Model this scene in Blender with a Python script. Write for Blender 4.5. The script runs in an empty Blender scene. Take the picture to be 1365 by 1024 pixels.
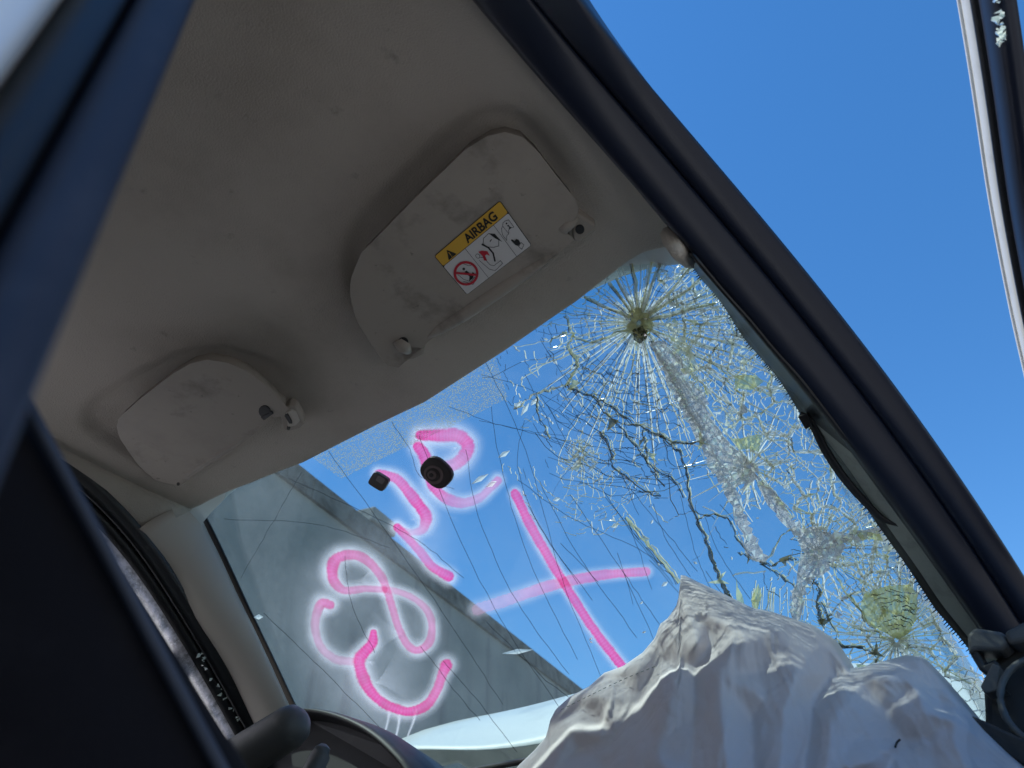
import bpy, bmesh, math, random
import numpy as np
from mathutils import Vector, Matrix, geometry

# ------------------------------------------------------------------ camera, world, sun
C = np.array([0.81104, -0.66455, 0.65075])
M = np.array([[0.77304065, 0.63434603, -0.00364416],
              [-0.387217, 0.46731303, -0.79478395],
              [-0.50246508, 0.61581138, 0.60688153]])
F = 1016.085
scn = bpy.context.scene
cam_d = bpy.data.cameras.new('camera'); cam = bpy.data.objects.new('camera', cam_d)
scn.collection.objects.link(cam); scn.camera = cam
cam_d.sensor_width = 36; cam_d.lens = 36 * F / 1365
cam_d.clip_start = 0.01; cam_d.clip_end = 2000
mw = Matrix.Identity(4)
for i in range(3):
    mw[i][0] = M[0][i]; mw[i][1] = -M[1][i]; mw[i][2] = -M[2][i]; mw[i][3] = C[i]
cam.matrix_world = mw
cam_d.dof.use_dof = True; cam_d.dof.focus_distance = 1.15; cam_d.dof.aperture_fstop = 8.0

SUN = Vector((-0.36, -0.25, 0.90)).normalized()
el = math.asin(SUN.z); az = math.atan2(SUN.x, SUN.y)
world = bpy.data.worlds.new('World'); scn.world = world; world.use_nodes = True
wn = world.node_tree.nodes; wl = world.node_tree.links; wn.clear()
sky = wn.new('ShaderNodeTexSky'); sky.sky_type = 'NISHITA'; sky.sun_disc = False
sky.sun_elevation = el; sky.sun_rotation = az
sky.air_density = 1.0; sky.dust_density = 0.05; sky.ozone_density = 4.0
bg = wn.new('ShaderNodeBackground'); bg.inputs['Strength'].default_value = 0.15
wo = wn.new('ShaderNodeOutputWorld')
hs = wn.new('ShaderNodeHueSaturation'); hs.inputs['Saturation'].default_value = 1.25; hs.inputs['Value'].default_value = 0.93
wl.new(sky.outputs[0], hs.inputs['Color']); wl.new(hs.outputs[0], bg.inputs['Color']); wl.new(bg.outputs[0], wo.inputs['Surface'])
sd = bpy.data.lights.new('sun', 'SUN'); sd.energy = 5.0; sd.angle = math.radians(0.53); sd.color = (1, 0.95, 0.88)
so = bpy.data.objects.new('sun', sd); scn.collection.objects.link(so)
so.rotation_euler = SUN.to_track_quat('Z', 'Y').to_euler(); so.location = (0, 0, 20)
scn.view_settings.view_transform = 'Standard'; scn.view_settings.look = 'None'
scn.view_settings.exposure = 0.58; scn.view_settings.gamma = 1
scn.render.engine = 'CYCLES'
scn.cycles.transparent_max_bounces = 24; scn.cycles.max_bounces = 10

rnd = random.Random(7)
nrs = np.random.RandomState(5)

# ------------------------------------------------------------------ helpers
def ray(px, py):
    d = M.T @ np.array([(px - 682) / F, (py - 512) / F, 1.0]); return d / np.linalg.norm(d)
def at_x(px, py, x): d = ray(px, py); return C + d * ((x - C[0]) / d[0])
def at_y(px, py, y): d = ray(px, py); return C + d * ((y - C[1]) / d[1])
def at_z(px, py, z, sy=0.0): d = ray(px, py); return C + d * ((z + sy * C[1] - C[2]) / (d[2] - sy * d[1]))
ZT, ZB, WL, WB = 1.41199, 0.89937, 0.53809, 0.09
def ws_y(x, z): return (ZT - z) / (ZT - ZB) * WL + WB * (1 - (x / .58) ** 2)
def ws_n(x, z):                                   # unit normal pointing out of the car
    n = np.array([2 * WB * x / .58 ** 2, 1.0, WL / (ZT - ZB)]); return n / np.linalg.norm(n)
def ws(px, py, off=0.0):
    d = ray(px, py); r = WL / (ZT - ZB); q = WB / .58 ** 2
    A = q * d[0] ** 2; B = d[1] + r * d[2] + 2 * q * C[0] * d[0]; c = C[1] - (ZT - C[2]) * r - WB + q * C[0] ** 2
    k = -c / B if abs(A) < 1e-9 else 2 * (-c) / (B + math.sqrt(max(B * B - 4 * A * c, 0)))
    X = C + k * d
    return X + ws_n(X[0], X[2]) * off

def mk(name, verts, faces, mat, parent=None, smooth=False, label=None, kind=None):
    me = bpy.data.meshes.new(name)
    me.from_pydata([tuple(map(float, v)) for v in verts], [], [tuple(f) for f in faces])
    me.validate(); me.update()
    bm = bmesh.new(); bm.from_mesh(me); bmesh.ops.recalc_face_normals(bm, faces=bm.faces); bm.to_mesh(me); bm.free()
    if smooth:
        me.polygons.foreach_set('use_smooth', [True] * len(me.polygons))
    me.materials.append(mat)
    o = bpy.data.objects.new(name, me); scn.collection.objects.link(o)
    if parent is not None: o.parent = parent
    if label: o['label'] = label
    if kind: o['kind'] = kind
    return o
def from_bm(name, bm, mat, parent=None, smooth=False, label=None, kind=None):
    me = bpy.data.meshes.new(name); bmesh.ops.recalc_face_normals(bm, faces=bm.faces); bm.to_mesh(me); bm.free()
    if smooth: me.polygons.foreach_set('use_smooth', [True] * len(me.polygons))
    me.materials.append(mat)
    o = bpy.data.objects.new(name, me); scn.collection.objects.link(o)
    if parent is not None: o.parent = parent
    if label: o['label'] = label
    if kind: o['kind'] = kind
    return o
def bevel(o, w, seg=2):
    m = o.modifiers.new('bevel', 'BEVEL'); m.width = w; m.segments = seg; m.limit_method = 'ANGLE'; m.angle_limit = math.radians(35); return o
def grid_faces(nu, nv, off=0, closed_u=False):
    f = []
    for j in range(nv - 1):
        for i in range(nu if closed_u else nu - 1):
            a = off + j * nu + i; b = off + j * nu + (i + 1) % nu
            f.append((a, b, b + nu, a + nu))
    return f
def sweep(paths, closed=True):
    """paths: list of rings (each a list of points); skinned in order, ends capped"""
    n = len(paths[0]); V = [p for r in paths for p in r]
    f = grid_faces(n, len(paths), closed_u=closed)
    if closed:
        f.append(tuple(range(n))); f.append(tuple(range((len(paths) - 1) * n, len(paths) * n)))
    return V, f
def catmull(pts, n=8):
    P = [np.array(p, float) for p in pts]; P = [2 * P[0] - P[1]] + P + [2 * P[-1] - P[-2]]; out = []
    for i in range(1, len(P) - 2):
        for k in range(n):
            t = k / n
            out.append(.5 * (2 * P[i] + (P[i + 1] - P[i - 1]) * t + (2 * P[i - 1] - 5 * P[i] + 4 * P[i + 1] - P[i + 2]) * t * t + (3 * P[i] - P[i - 1] - 3 * P[i + 1] + P[i + 2]) * t ** 3))
    out.append(P[-2]); return out
def tube(pts, r, n=10):
    P = [np.array(p, float) for p in pts]; rings = []
    up = np.array([.13, .31, .94])
    for i, p in enumerate(P):
        t = P[min(i + 1, len(P) - 1)] - P[max(i - 1, 0)]; t /= np.linalg.norm(t)
        a = np.cross(t, up); a /= np.linalg.norm(a); b = np.cross(a, t)
        rr = r[i] if hasattr(r, '__len__') else r
        rings.append([p + rr * (a * math.cos(2 * math.pi * k / n) + b * math.sin(2 * math.pi * k / n)) for k in range(n)])
    return sweep(rings)
def boxv(x0, x1, y0, y1, z0, z1):
    V = [(x, y, z) for z in (z0, z1) for y in (y0, y1) for x in (x0, x1)]
    return V, [(0, 1, 3, 2), (4, 6, 7, 5), (0, 4, 5, 1), (2, 3, 7, 6), (0, 2, 6, 4), (1, 5, 7, 3)]
def inside(poly, P):
    P = np.atleast_2d(P); x, y = P[:, 0], P[:, 1]; r = np.zeros(len(P), bool); n = len(poly)
    for i in range(n):
        x1, y1 = poly[i]; x2, y2 = poly[(i + 1) % n]
        c = ((y1 > y) != (y2 > y)) & (x < (x2 - x1) * (y - y1) / (y2 - y1 + 1e-12) + x1); r ^= c
    return r
def pdist(poly, P):
    P = np.atleast_2d(P); best = np.full(len(P), 1e9); n = len(poly)
    for i in range(n):
        a = np.array(poly[i]); b = np.array(poly[(i + 1) % n]); ab = b - a
        t = np.clip(((P - a) @ ab) / (ab @ ab + 1e-12), 0, 1); best = np.minimum(best, np.linalg.norm(P - a - t[:, None] * ab, axis=1))
    return best
def sstep(a, b, x): t = np.clip((x - a) / (b - a), 0, 1); return t * t * (3 - 2 * t)

# ------------------------------------------------------------------ materials
def mat(name, col, rough=.6, spec=.5, metal=0, noise=None, bump=None, sheen=0, coat=0):
    """noise=(scale, dark colour, low, high[, detail]) stains;  bump=(scale, strength, distance)"""
    m = bpy.data.materials.new(name); m.use_nodes = True; nt = m.node_tree; b = nt.nodes['Principled BSDF']
    b.inputs['Base Color'].default_value = (*col, 1); b.inputs['Roughness'].default_value = rough
    b.inputs['Specular IOR Level'].default_value = spec; b.inputs['Metallic'].default_value = metal
    if sheen: b.inputs['Sheen Weight'].default_value = sheen
    if coat: b.inputs['Coat Weight'].default_value = coat; b.inputs['Coat Roughness'].default_value = .08
    tc = nt.nodes.new('ShaderNodeTexCoord')
    last = None
    if noise:
        for ns in (noise if isinstance(noise, list) else [noise]):
            n = nt.nodes.new('ShaderNodeTexNoise'); n.inputs['Scale'].default_value = ns[0]; n.inputs['Detail'].default_value = ns[4] if len(ns) > 4 else 6
            n.inputs['Roughness'].default_value = .65
            nt.links.new(tc.outputs['Object'], n.inputs['Vector'])
            r = nt.nodes.new('ShaderNodeMapRange'); r.inputs['From Min'].default_value = ns[2]; r.inputs['From Max'].default_value = ns[3]
            nt.links.new(n.outputs['Fac'], r.inputs['Value'])
            mx = nt.nodes.new('ShaderNodeMixRGB'); mx.inputs[1].default_value = (*col, 1); mx.inputs[2].default_value = (*ns[1], 1)
            nt.links.new(r.outputs[0], mx.inputs[0])
            if last: nt.links.new(last, mx.inputs[1])
            last = mx.outputs[0]
        nt.links.new(last, b.inputs['Base Color'])
    if bump:
        prev = None
        for bs in (bump if isinstance(bump, list) else [bump]):
            n = nt.nodes.new('ShaderNodeTexNoise'); n.inputs['Scale'].default_value = bs[0]; n.inputs['Detail'].default_value = 4
            nt.links.new(tc.outputs['Object'], n.inputs['Vector'])
            bp = nt.nodes.new('ShaderNodeBump'); bp.inputs['Strength'].default_value = bs[1]; bp.inputs['Distance'].default_value = bs[2]
            nt.links.new(n.outputs['Fac'], bp.inputs['Height'])
            if prev: nt.links.new(prev.outputs[0], bp.inputs['Normal'])
            prev = bp
        nt.links.new(prev.outputs[0], b.inputs['Normal'])
    return m
def glassy(name, col, trans=.6, alpha=1.0, rough=.15, bump=None):
    """crushed glass / fabric-like sheet: diffuse + translucent + a little gloss, optional see-through"""
    m = bpy.data.materials.new(name); m.use_nodes = True; nt = m.node_tree; nt.nodes.clear(); N = nt.nodes.new; L = nt.links.new
    d = N('ShaderNodeBsdfDiffuse'); d.inputs[0].default_value = (*col, 1)
    t = N('ShaderNodeBsdfTranslucent'); t.inputs[0].default_value = (*col, 1)
    g = N('ShaderNodeBsdfGlossy'); g.inputs['Roughness'].default_value = rough
    x = N('ShaderNodeMixShader'); x.inputs[0].default_value = trans; L(d.outputs[0], x.inputs[1]); L(t.outputs[0], x.inputs[2])
    lw = N('ShaderNodeLayerWeight'); lw.inputs[0].default_value = .15
    x2 = N('ShaderNodeMixShader'); L(lw.outputs['Fresnel'], x2.inputs[0]); L(x.outputs[0], x2.inputs[1]); L(g.outputs[0], x2.inputs[2])
    out = N('ShaderNodeOutputMaterial'); last = x2
    if alpha < 1:
        tr = N('ShaderNodeBsdfTransparent'); x3 = N('ShaderNodeMixShader'); x3.inputs[0].default_value = alpha
        L(tr.outputs[0], x3.inputs[1]); L(x2.outputs[0], x3.inputs[2]); last = x3
    L(last.outputs[0], out.inputs[0])
    if bump:
        tc = N('ShaderNodeTexCoord'); n = N('ShaderNodeTexNoise'); n.inputs['Scale'].default_value = bump[0]; L(tc.outputs['Object'], n.inputs['Vector'])
        bp = N('ShaderNodeBump'); bp.inputs['Strength'].default_value = bump[1]; bp.inputs['Distance'].default_value = bump[2]; L(n.outputs['Fac'], bp.inputs['Height'])
        for q in (d, t, g): L(bp.outputs[0], q.inputs['Normal'])
    return m
def pane_mat(name, tint, dirt_col, dirt, dirt_scale=4.0):
    m = bpy.data.materials.new(name); m.use_nodes = True; nt = m.node_tree; nt.nodes.clear(); N = nt.nodes.new; L = nt.links.new
    tr = N('ShaderNodeBsdfTransparent'); tr.inputs[0].default_value = (*tint, 1)
    gl = N('ShaderNodeBsdfGlossy'); gl.inputs['Roughness'].default_value = .02
    lw = N('ShaderNodeFresnel'); lw.inputs[0].default_value = 1.35
    mu = N('ShaderNodeMath'); mu.operation = 'MULTIPLY'; mu.inputs[1].default_value = .5; L(lw.outputs[0], mu.inputs[0])
    x = N('ShaderNodeMixShader'); L(mu.outputs[0], x.inputs[0]); L(tr.outputs[0], x.inputs[1]); L(gl.outputs[0], x.inputs[2])
    tl = N('ShaderNodeBsdfTranslucent'); tl.inputs[0].default_value = (*dirt_col, 1)
    tc = N('ShaderNodeTexCoord'); n = N('ShaderNodeTexNoise'); n.inputs['Scale'].default_value = dirt_scale; n.inputs['Detail'].default_value = 9; n.inputs['Roughness'].default_value = .7
    L(tc.outputs['Object'], n.inputs['Vector'])
    mr = N('ShaderNodeMapRange'); mr.inputs['From Min'].default_value = .35; mr.inputs['From Max'].default_value = .75
    mr.inputs['To Min'].default_value = dirt * .35; mr.inputs['To Max'].default_value = dirt * 1.7; L(n.outputs['Fac'], mr.inputs['Value'])
    n2 = N('ShaderNodeTexNoise'); n2.inputs['Scale'].default_value = 260; n2.inputs['Detail'].default_value = 2; L(tc.outputs['Object'], n2.inputs['Vector'])
    m2 = N('ShaderNodeMapRange'); m2.inputs['From Min'].default_value = .62; m2.inputs['From Max'].default_value = .75; m2.inputs['To Max'].default_value = dirt * 1.4; L(n2.outputs['Fac'], m2.inputs['Value'])
    ad = N('ShaderNodeMath'); ad.operation = 'ADD'; L(mr.outputs[0], ad.inputs[0]); L(m2.outputs[0], ad.inputs[1])
    x2 = N('ShaderNodeMixShader'); L(ad.outputs[0], x2.inputs[0]); L(x.outputs[0], x2.inputs[1]); L(tl.outputs[0], x2.inputs[2])
    out = N('ShaderNodeOutputMaterial'); L(x2.outputs[0], out.inputs[0]); return m

m_liner = mat('headliner_fabric', (.50, .452, .39), .95, .15, noise=[(3.5, (.38, .335, .28), .5, .8), (24, (.27, .235, .20), .64, .80)], bump=[(420, .8, .0022), (1100, .5, .001)], sheen=.1)
m_visor = mat('visor_vinyl', (.365, .326, .28), .75, .3, noise=[(9, (.31, .275, .24), .5, .75), (11, (.20, .18, .155), .55, .72), (55, (.13, .12, .11), .655, .76), (230, (.12, .11, .10), .70, .75)], bump=(700, .2, .0008))
m_trim = mat('pillar_plastic', (.50, .46, .40), .6, .4, noise=(12, (.46, .44, .40), .55, .8), bump=(800, .15, .0006))
m_trimg = mat('bare_pillar_primer', (.30, .33, .29), .6, .4, noise=(30, (.2, .22, .19), .5, .75))
m_rubber = mat('black_rubber', (.011, .012, .014), .42, .5, noise=(60, (.05, .05, .05), .6, .8), bump=(300, .1, .0005))
m_jamb = mat('dark_jamb', (.009, .013, .027), .38, .4, noise=(25, (.018, .022, .036), .62, .85), bump=(90, .06, .001))
m_bpill = mat('pillar_sky_tinted_plastic', (.026, .031, .048), .5, .25, noise=(40, (.04, .045, .065), .55, .8), bump=(200, .1, .0005))  # blue sky reflection is put into the base colour
m_white = mat('white_car_paint', (.78, .79, .78), .25, .5, coat=.8, noise=(6, (.62, .62, .6), .55, .8))
m_dark = mat('dark_dash_plastic', (.022, .022, .024), .5, .4, bump=(900, .3, .0006), noise=(14, (.045, .043, .042), .55, .8))
m_dashg = mat('grey_dash_plastic', (.085, .085, .082), .5, .45, bump=(900, .3, .0006), noise=(14, (.14, .135, .125), .55, .8))
m_seat = mat('seat_fabric', (.012, .011, .013), .95, .1, sheen=.05, bump=(600, .5, .001), noise=(20, (.022, .021, .024), .5, .8))
m_pipe = mat('piping_painted_highlight', (.05, .06, .085), .6, .4)  # light caught by the seam edge is put into this paler blue
def bag_mat():
    m = glassy('airbag_fabric', (.80, .735, .72), .18, 1, .65); nt = m.node_tree; N = nt.nodes.new; L = nt.links.new
    tc = N('ShaderNodeTexCoord'); nw = N('ShaderNodeTexNoise'); nw.inputs['Scale'].default_value = 5; nw.inputs['Detail'].default_value = 3; L(tc.outputs['Object'], nw.inputs['Vector'])
    mx = N('ShaderNodeMixRGB'); mx.blend_type = 'ADD'; mx.inputs[0].default_value = .16; L(tc.outputs['Object'], mx.inputs[1]); L(nw.outputs['Color'], mx.inputs[2])
    prev = None
    for feat, sc_, lo, hi, dist in (('F1', 24, 0, .9, .005), ('F1', 60, 0, .9, .0015)):
        v = N('ShaderNodeTexVoronoi'); v.feature = feat; v.inputs['Scale'].default_value = sc_; L(mx.outputs[0], v.inputs['Vector'])
        r = N('ShaderNodeMapRange'); r.inputs['From Min'].default_value = lo; r.inputs['From Max'].default_value = hi; r.inputs['To Min'].default_value = 1; r.inputs['To Max'].default_value = 0; L(v.outputs['Distance'], r.inputs[0])
        b = N('ShaderNodeBump'); b.inputs['Strength'].default_value = .55; b.inputs['Distance'].default_value = dist; L(r.outputs[0], b.inputs['Height'])
        if prev: L(prev.outputs[0], b.inputs['Normal'])
        prev = b
    nf = N('ShaderNodeTexNoise'); nf.inputs['Scale'].default_value = 900; L(tc.outputs['Object'], nf.inputs['Vector']); b = N('ShaderNodeBump'); b.inputs['Strength'].default_value = .2; b.inputs['Distance'].default_value = .0006; L(nf.outputs['Fac'], b.inputs['Height']); L(prev.outputs[0], b.inputs['Normal'])
    for n in nt.nodes:
        if n.bl_idname in ('ShaderNodeBsdfDiffuse', 'ShaderNodeBsdfTranslucent', 'ShaderNodeBsdfGlossy'): L(b.outputs[0], n.inputs['Normal'])
    return m
m_bag = bag_mat()
m_black = mat('black_print', (.015, .015, .016), .5)
m_lwhite = mat('label_white', (.66, .65, .64), .45)
m_lyel = mat('label_yellow', (.72, .42, .05), .45)
m_lred = mat('label_red', (.52, .02, .04), .45)
m_ws = pane_mat('windshield_glass', (.80, .90, .905), (.8, .83, .82), .03)
m_win = pane_mat('crazed_window_glass', (.8, .85, .86), (.9, .9, .95), .85, 40)
m_cw = glassy('crack_painted_glint', (.98, .98, .93), .86, 1, .1)  # white colour stands in for sun glints on the crack facets
m_cl = glassy('crack_pale', (.97, .95, .76), .86, .82, .1)
m_co = glassy('crack_olive', (.84, .82, .50), .84, .9, .15)
m_cd = glassy('crack_painted_shade', (.10, .095, .055), .4, .85, .15)  # shade inside the cracks is put into the dark colour
m_ch = glassy('hairline_dark', (.05, .065, .08), .3, .62, .15)
m_crush = glassy('crushed_glass', (.86, .83, .83), .62, .98, .12, bump=(650, 1.0, .003))
m_film = glassy('crazed_film', (.9, .92, .86), .75, .17, .1)
m_shard = glassy('olive_shard', (.86, .84, .38), .84, .74, .1, bump=(160, .5, .002))
m_spark = glassy('bright_shard', (.86, .95, .91), .6, .62, .05)
m_conc = None

# ------------------------------------------------------------------ ground and building
m_ground = mat('yard_ground', (.26, .25, .23), .95, .2, noise=[(.6, (.20, .19, .18), .4, .7), (18, (.30, .29, .27), .55, .75)], bump=(30, .4, .02))
g = mk('ground', [(-300, -300, 0), (300, -300, 0), (300, 300, 0), (-300, 300, 0)], [(0, 1, 2, 3)], m_ground); g['kind'] = 'structure'

def concrete():
    m = bpy.data.materials.new('weathered_render'); m.use_nodes = True; nt = m.node_tree; N = nt.nodes.new; L = nt.links.new; b = nt.nodes['Principled BSDF']
    tc = N('ShaderNodeTexCoord'); mp = N('ShaderNodeMapping'); mp.inputs['Scale'].default_value = (1.6, 1.6, .14); L(tc.outputs['Object'], mp.inputs[0])
    a = N('ShaderNodeTexNoise'); a.inputs['Scale'].default_value = 1.3; a.inputs['Detail'].default_value = 8; L(mp.outputs[0], a.inputs['Vector'])
    c = N('ShaderNodeTexNoise'); c.inputs['Scale'].default_value = .55; c.inputs['Detail'].default_value = 10; c.inputs['Roughness'].default_value = .7; L(tc.outputs['Object'], c.inputs['Vector'])
    r1 = N('ShaderNodeMapRange'); r1.inputs['From Min'].default_value = .56; r1.inputs['From Max'].default_value = .72; L(a.outputs['Fac'], r1.inputs[0])
    r2 = N('ShaderNodeMapRange'); r2.inputs['From Min'].default_value = .35; r2.inputs['From Max'].default_value = .7; L(c.outputs['Fac'], r2.inputs[0])
    x1 = N('ShaderNodeMixRGB'); x1.inputs[1].default_value = (.27, .27, .245, 1); x1.inputs[2].default_value = (.17, .17, .16, 1); L(r2.outputs[0], x1.inputs[0])
    x2 = N('ShaderNodeMixRGB'); x2.inputs[2].default_value = (.085, .088, .095, 1); L(r1.outputs[0], x2.inputs[0]); L(x1.outputs[0], x2.inputs[1])
    L(x2.outputs[0], b.inputs['Base Color']); b.inputs['Roughness'].default_value = .95
    f = N('ShaderNodeTexNoise'); f.inputs['Scale'].default_value = 14; f.inputs['Detail'].default_value = 6; L(tc.outputs['Object'], f.inputs['Vector'])
    bp = N('ShaderNodeBump'); bp.inputs['Strength'].default_value = .6; bp.inputs['Distance'].default_value = .03; L(f.outputs['Fac'], bp.inputs['Height']); L(bp.outputs[0], b.inputs['Normal'])
    return m
m_conc = concrete()
m_moss = mat('mossy_coping', (.14, .14, .13), .95, .2, noise=(5, (.05, .05, .045), .4, .65), bump=(20, .6, .03))
k1 = 10.0
P1 = C + ray(400, 625) * k1; P2 = C + ray(775, 920) * (k1 * ray(400, 625)[2] / ray(775, 920)[2])
wd = (P2 - P1); wd[2] = 0; wd /= np.linalg.norm(wd); wnrm = np.array([-wd[1], wd[0], 0])   # away from the car
HB = P1[2]
bld = bpy.data.objects.new('concrete_building', None); scn.collection.objects.link(bld); bld.location = (P1[0], P1[1], 0)
bld.rotation_euler = (0, 0, math.atan2(wd[1], wd[0]))
bld['label'] = 'tall stained grey concrete building in shade beside the wrecked car'; bld['category'] = 'building'
# local frame: x along wall, y away from the car
def blk(name, x0, x1, y0, y1, z0, z1, m, nx=1, jit=0):
    V, Fc = boxv(x0, x1, y0, y1, z0, z1)
    return mk(name, V, Fc, m, bld)
blk('wall', -26, 30, 0, 12, 0, HB - .30, m_conc)
# coping course along the parapet: single slabs with uneven tops
for i in range(32):
    x0 = -26 + i * 1.75
    h = HB - .004 - rnd.random() * .004
    o = blk('coping_slab', x0 + .008, x0 + 1.742, -.05, .35, HB - .296, h, m_moss)
# small rooftop cowl standing above the parapet
q0 = C + ray(486, 660) * (((P1 - C) @ wnrm + .25) / (ray(486, 660) @ wnrm))
q1 = C + ray(517, 668) * (((P1 - C) @ wnrm + .25) / (ray(517, 668) @ wnrm))
ua = (q0 - P1) @ wd; ub = (q1 - P1) @ wd
cowl = mk('roof_cowl', *boxv(ua, ub, .05, .45, HB + .14, HB + .36), m_conc, bld); bevel(cowl, .02)
for xx in (ua + .03, ub - .10):
    mk('cowl_post', *boxv(xx, xx + .07, .15, .3, HB - .04, HB + .14), m_conc, cowl)

# ------------------------------------------------------------------ the car
car = bpy.data.objects.new('wrecked_car', None); scn.collection.objects.link(car)
car['label'] = 'wrecked white car with smashed windshield, pink spray painted marks and deployed airbag'; car['category'] = 'car'

# ---- curves of the body
edge_px = [(200, 690), (265, 672), (330, 648), (400, 619), (500, 566), (563, 536), (669, 468), (700, 447), (766, 403), (806, 372), (834, 349), (856, 335), (885, 326), (930, 316)]
edge3 = [at_z(x, y, 1.412 - .022 * abs((x - 575) / 310) ** 3) for x, y in edge_px]
ex = np.array([e[0] for e in edge3]); ey = np.array([e[1] for e in edge3])
def y_edge(x): return np.interp(x, ex, ey)
sealL = catmull([(-.555, -2.0, 1.36), (-.56, -1.2, 1.40), (-.562, -.6, 1.405), (-.562, -.4, 1.40), (-.564, -.255, 1.378), (-.585, -.092, 1.316), (-.622, .089, 1.206), (-.676, .312, 1.048), (-.72, .47, .92)], 10)
sealL = np.array(sealL)

# ---- headliner with recesses for the visors
VP = [(471.5, 392.5), (473, 372.6), (486, 341), (563, 263), (626, 203), (653, 187), (672.5, 182.6), (692.5, 188), (712, 206.5), (732, 233), (759, 266), (765, 279.6), (760.6, 289.6), (751, 297), (747, 304), (748, 311), (753, 316), (759, 318), (739, 336), (686, 372.6), (626, 412.5), (579.5, 442), (566, 453), (559, 461), (549, 460), (545, 454), (535, 452), (528, 455.7), (526, 464), (529, 472), (536, 480.6), (528, 487), (520, 485.5), (500, 459), (480, 425.8)]
VD = [(160, 569.5), (163, 559), (191, 534), (234, 501), (257, 488), (277, 483), (302.5, 487), (328, 498), (348, 513.6), (368.6, 534), (379, 544), (375, 552), (366, 554), (360, 549), (352, 543), (346, 545), (344, 552), (348, 558), (352, 562), (318, 590), (282, 612.7), (249, 635.6), (236.5, 646), (224, 643), (208.6, 639), (191, 623), (175.6, 602.5), (164, 585)]
VZ, VS = 1.383, -.05
VP3 = np.array([at_z(x, y, VZ, VS) for x, y in VP]); VD3 = np.array([at_z(x, y, VZ, VS) for x, y in VD])
nx_, ny_ = 150, 170
xs = np.linspace(-.575, .575, nx_)
HV = []
vv = np.concatenate([np.linspace(0, .66, 40)[:-1], np.linspace(.66, 1, ny_ - 39)])
recP = VP3[:, :2]; recD = recP * [-1, 1] + [0.0, 0]
X_, S_ = np.meshgrid(xs, vv)
Y_ = -2.0 + (y_edge(X_) + 2.0) * S_
zc = 1.412 + .040 * sstep(0.0, .34, y_edge(X_) - Y_) + .012 * sstep(.3, .9, y_edge(X_) - Y_) - .09 * sstep(1.3, 2.0, -Y_)
ax_ = np.abs(X_)
zc = zc - (zc - 1.372 - .012 * sstep(.05, .5, -Y_)) * (ax_ / .575) ** 7
Pq = np.stack([X_.ravel(), Y_.ravel()], 1)
rec = np.zeros(len(Pq))
for poly in (recP, recD):
    dd = pdist(poly, Pq); ins = inside(poly, Pq); d = np.where(ins, -dd, dd)
    cy = poly[:, 1].mean(); back = sstep(.03, -.06, Pq[:, 1] - cy)           # deeper towards the rear
    rec += (.0115 * back) * (1 - sstep(.0, .03, d))
zc = zc + rec.reshape(zc.shape)
# rolled front lip
rows = [np.stack([X_, Y_, zc], 2)]
lip = []
for dy, dz in ((.004, .002), (.007, .007), (.007, .016), (.002, .026)):
    lip.append(np.stack([xs, Y_[-1] + dy, zc[-1] + dz], 1))
HVv = np.concatenate([rows[0].reshape(-1, 3)] + lip)
headliner = mk('headliner', HVv, grid_faces(nx_, ny_ + 4), m_liner, car, True, 'dusty grey fabric headliner')
# roof skin above it
rs = []
for y in np.linspace(-2.1, .02, 24):
    for x in np.linspace(-.60, .60, 25):
        rs.append((x, y + .03 * (1 - (x / .6) ** 2) * (y > -.1), 1.505 - .115 * (abs(x) / .6) ** 6 - .05 * sstep(-.25, .02, y) - .10 * sstep(1.3, 2.1, -y)))
rf = mk('roof', rs, grid_faces(25, 24), m_white, car, True, 'white painted roof panel')
rf.modifiers.new('s', 'SOLIDIFY').thickness = .004

# ---- sun visors
def offset_poly(P2, d):
    n = len(P2); out = []
    for i in range(n):
        a, b, c = P2[i - 1], P2[i], P2[(i + 1) % n]
        t = (c - a); t /= np.linalg.norm(t) + 1e-9; out.append(b + d * np.array([t[1], -t[0]]))
    return np.array(out)
def visor(P3, label):
    P2 = P3[:, :2]
    area = .5 * np.sum(P2[:, 0] * np.roll(P2[:, 1], -1) - np.roll(P2[:, 0], -1) * P2[:, 1]); sg = -1 if area > 0 else 1
    dense = []
    for i in range(len(P2)):
        a, b = P2[i], P2[(i + 1) % len(P2)]; k = max(1, int(np.linalg.norm(b - a) / .012))
        for j in range(k): dense.append(a + (b - a) * j / k)
    P2 = np.array(dense)
    V, Fc = [], []
    prof = [(0, .020), (0, .007), (-.0008, .0045), (-.002, .0025), (-.0038, .001), (-.006, 0)]
    for ins, dz in prof:
        q = offset_poly(P2, sg * ins)
        for p_ in q: V.append((p_[0], p_[1], VZ + VS * p_[1] + dz))
    n = len(P2); Fc = grid_faces(n, len(prof), closed_u=True)
    me_faces = Fc + [tuple(range((len(prof) - 1) * n, len(prof) * n)), tuple(range(n))]
    bm = bmesh.new(); bv = [bm.verts.new(v) for v in V]
    for f in me_faces: bm.faces.new([bv[i] for i in f])
    bmesh.ops.triangulate(bm, faces=[f for f in bm.faces if len(f.verts) > 4])
    o = from_bm('sun_visor', bm, m_visor, car, False, label)
    for f in o.data.polygons: f.use_smooth = len(f.vertices) == 4
    return o
visP = visor(VP3, 'grey passenger sun visor carrying the airbag warning sticker')
visD = visor(VD3, 'grey driver sun visor pulled loose from its inner clip')
def vis_pt(px, py, dz=0.0): p_ = at_z(px, py, VZ, VS); p_[2] += dz; return p_
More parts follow.
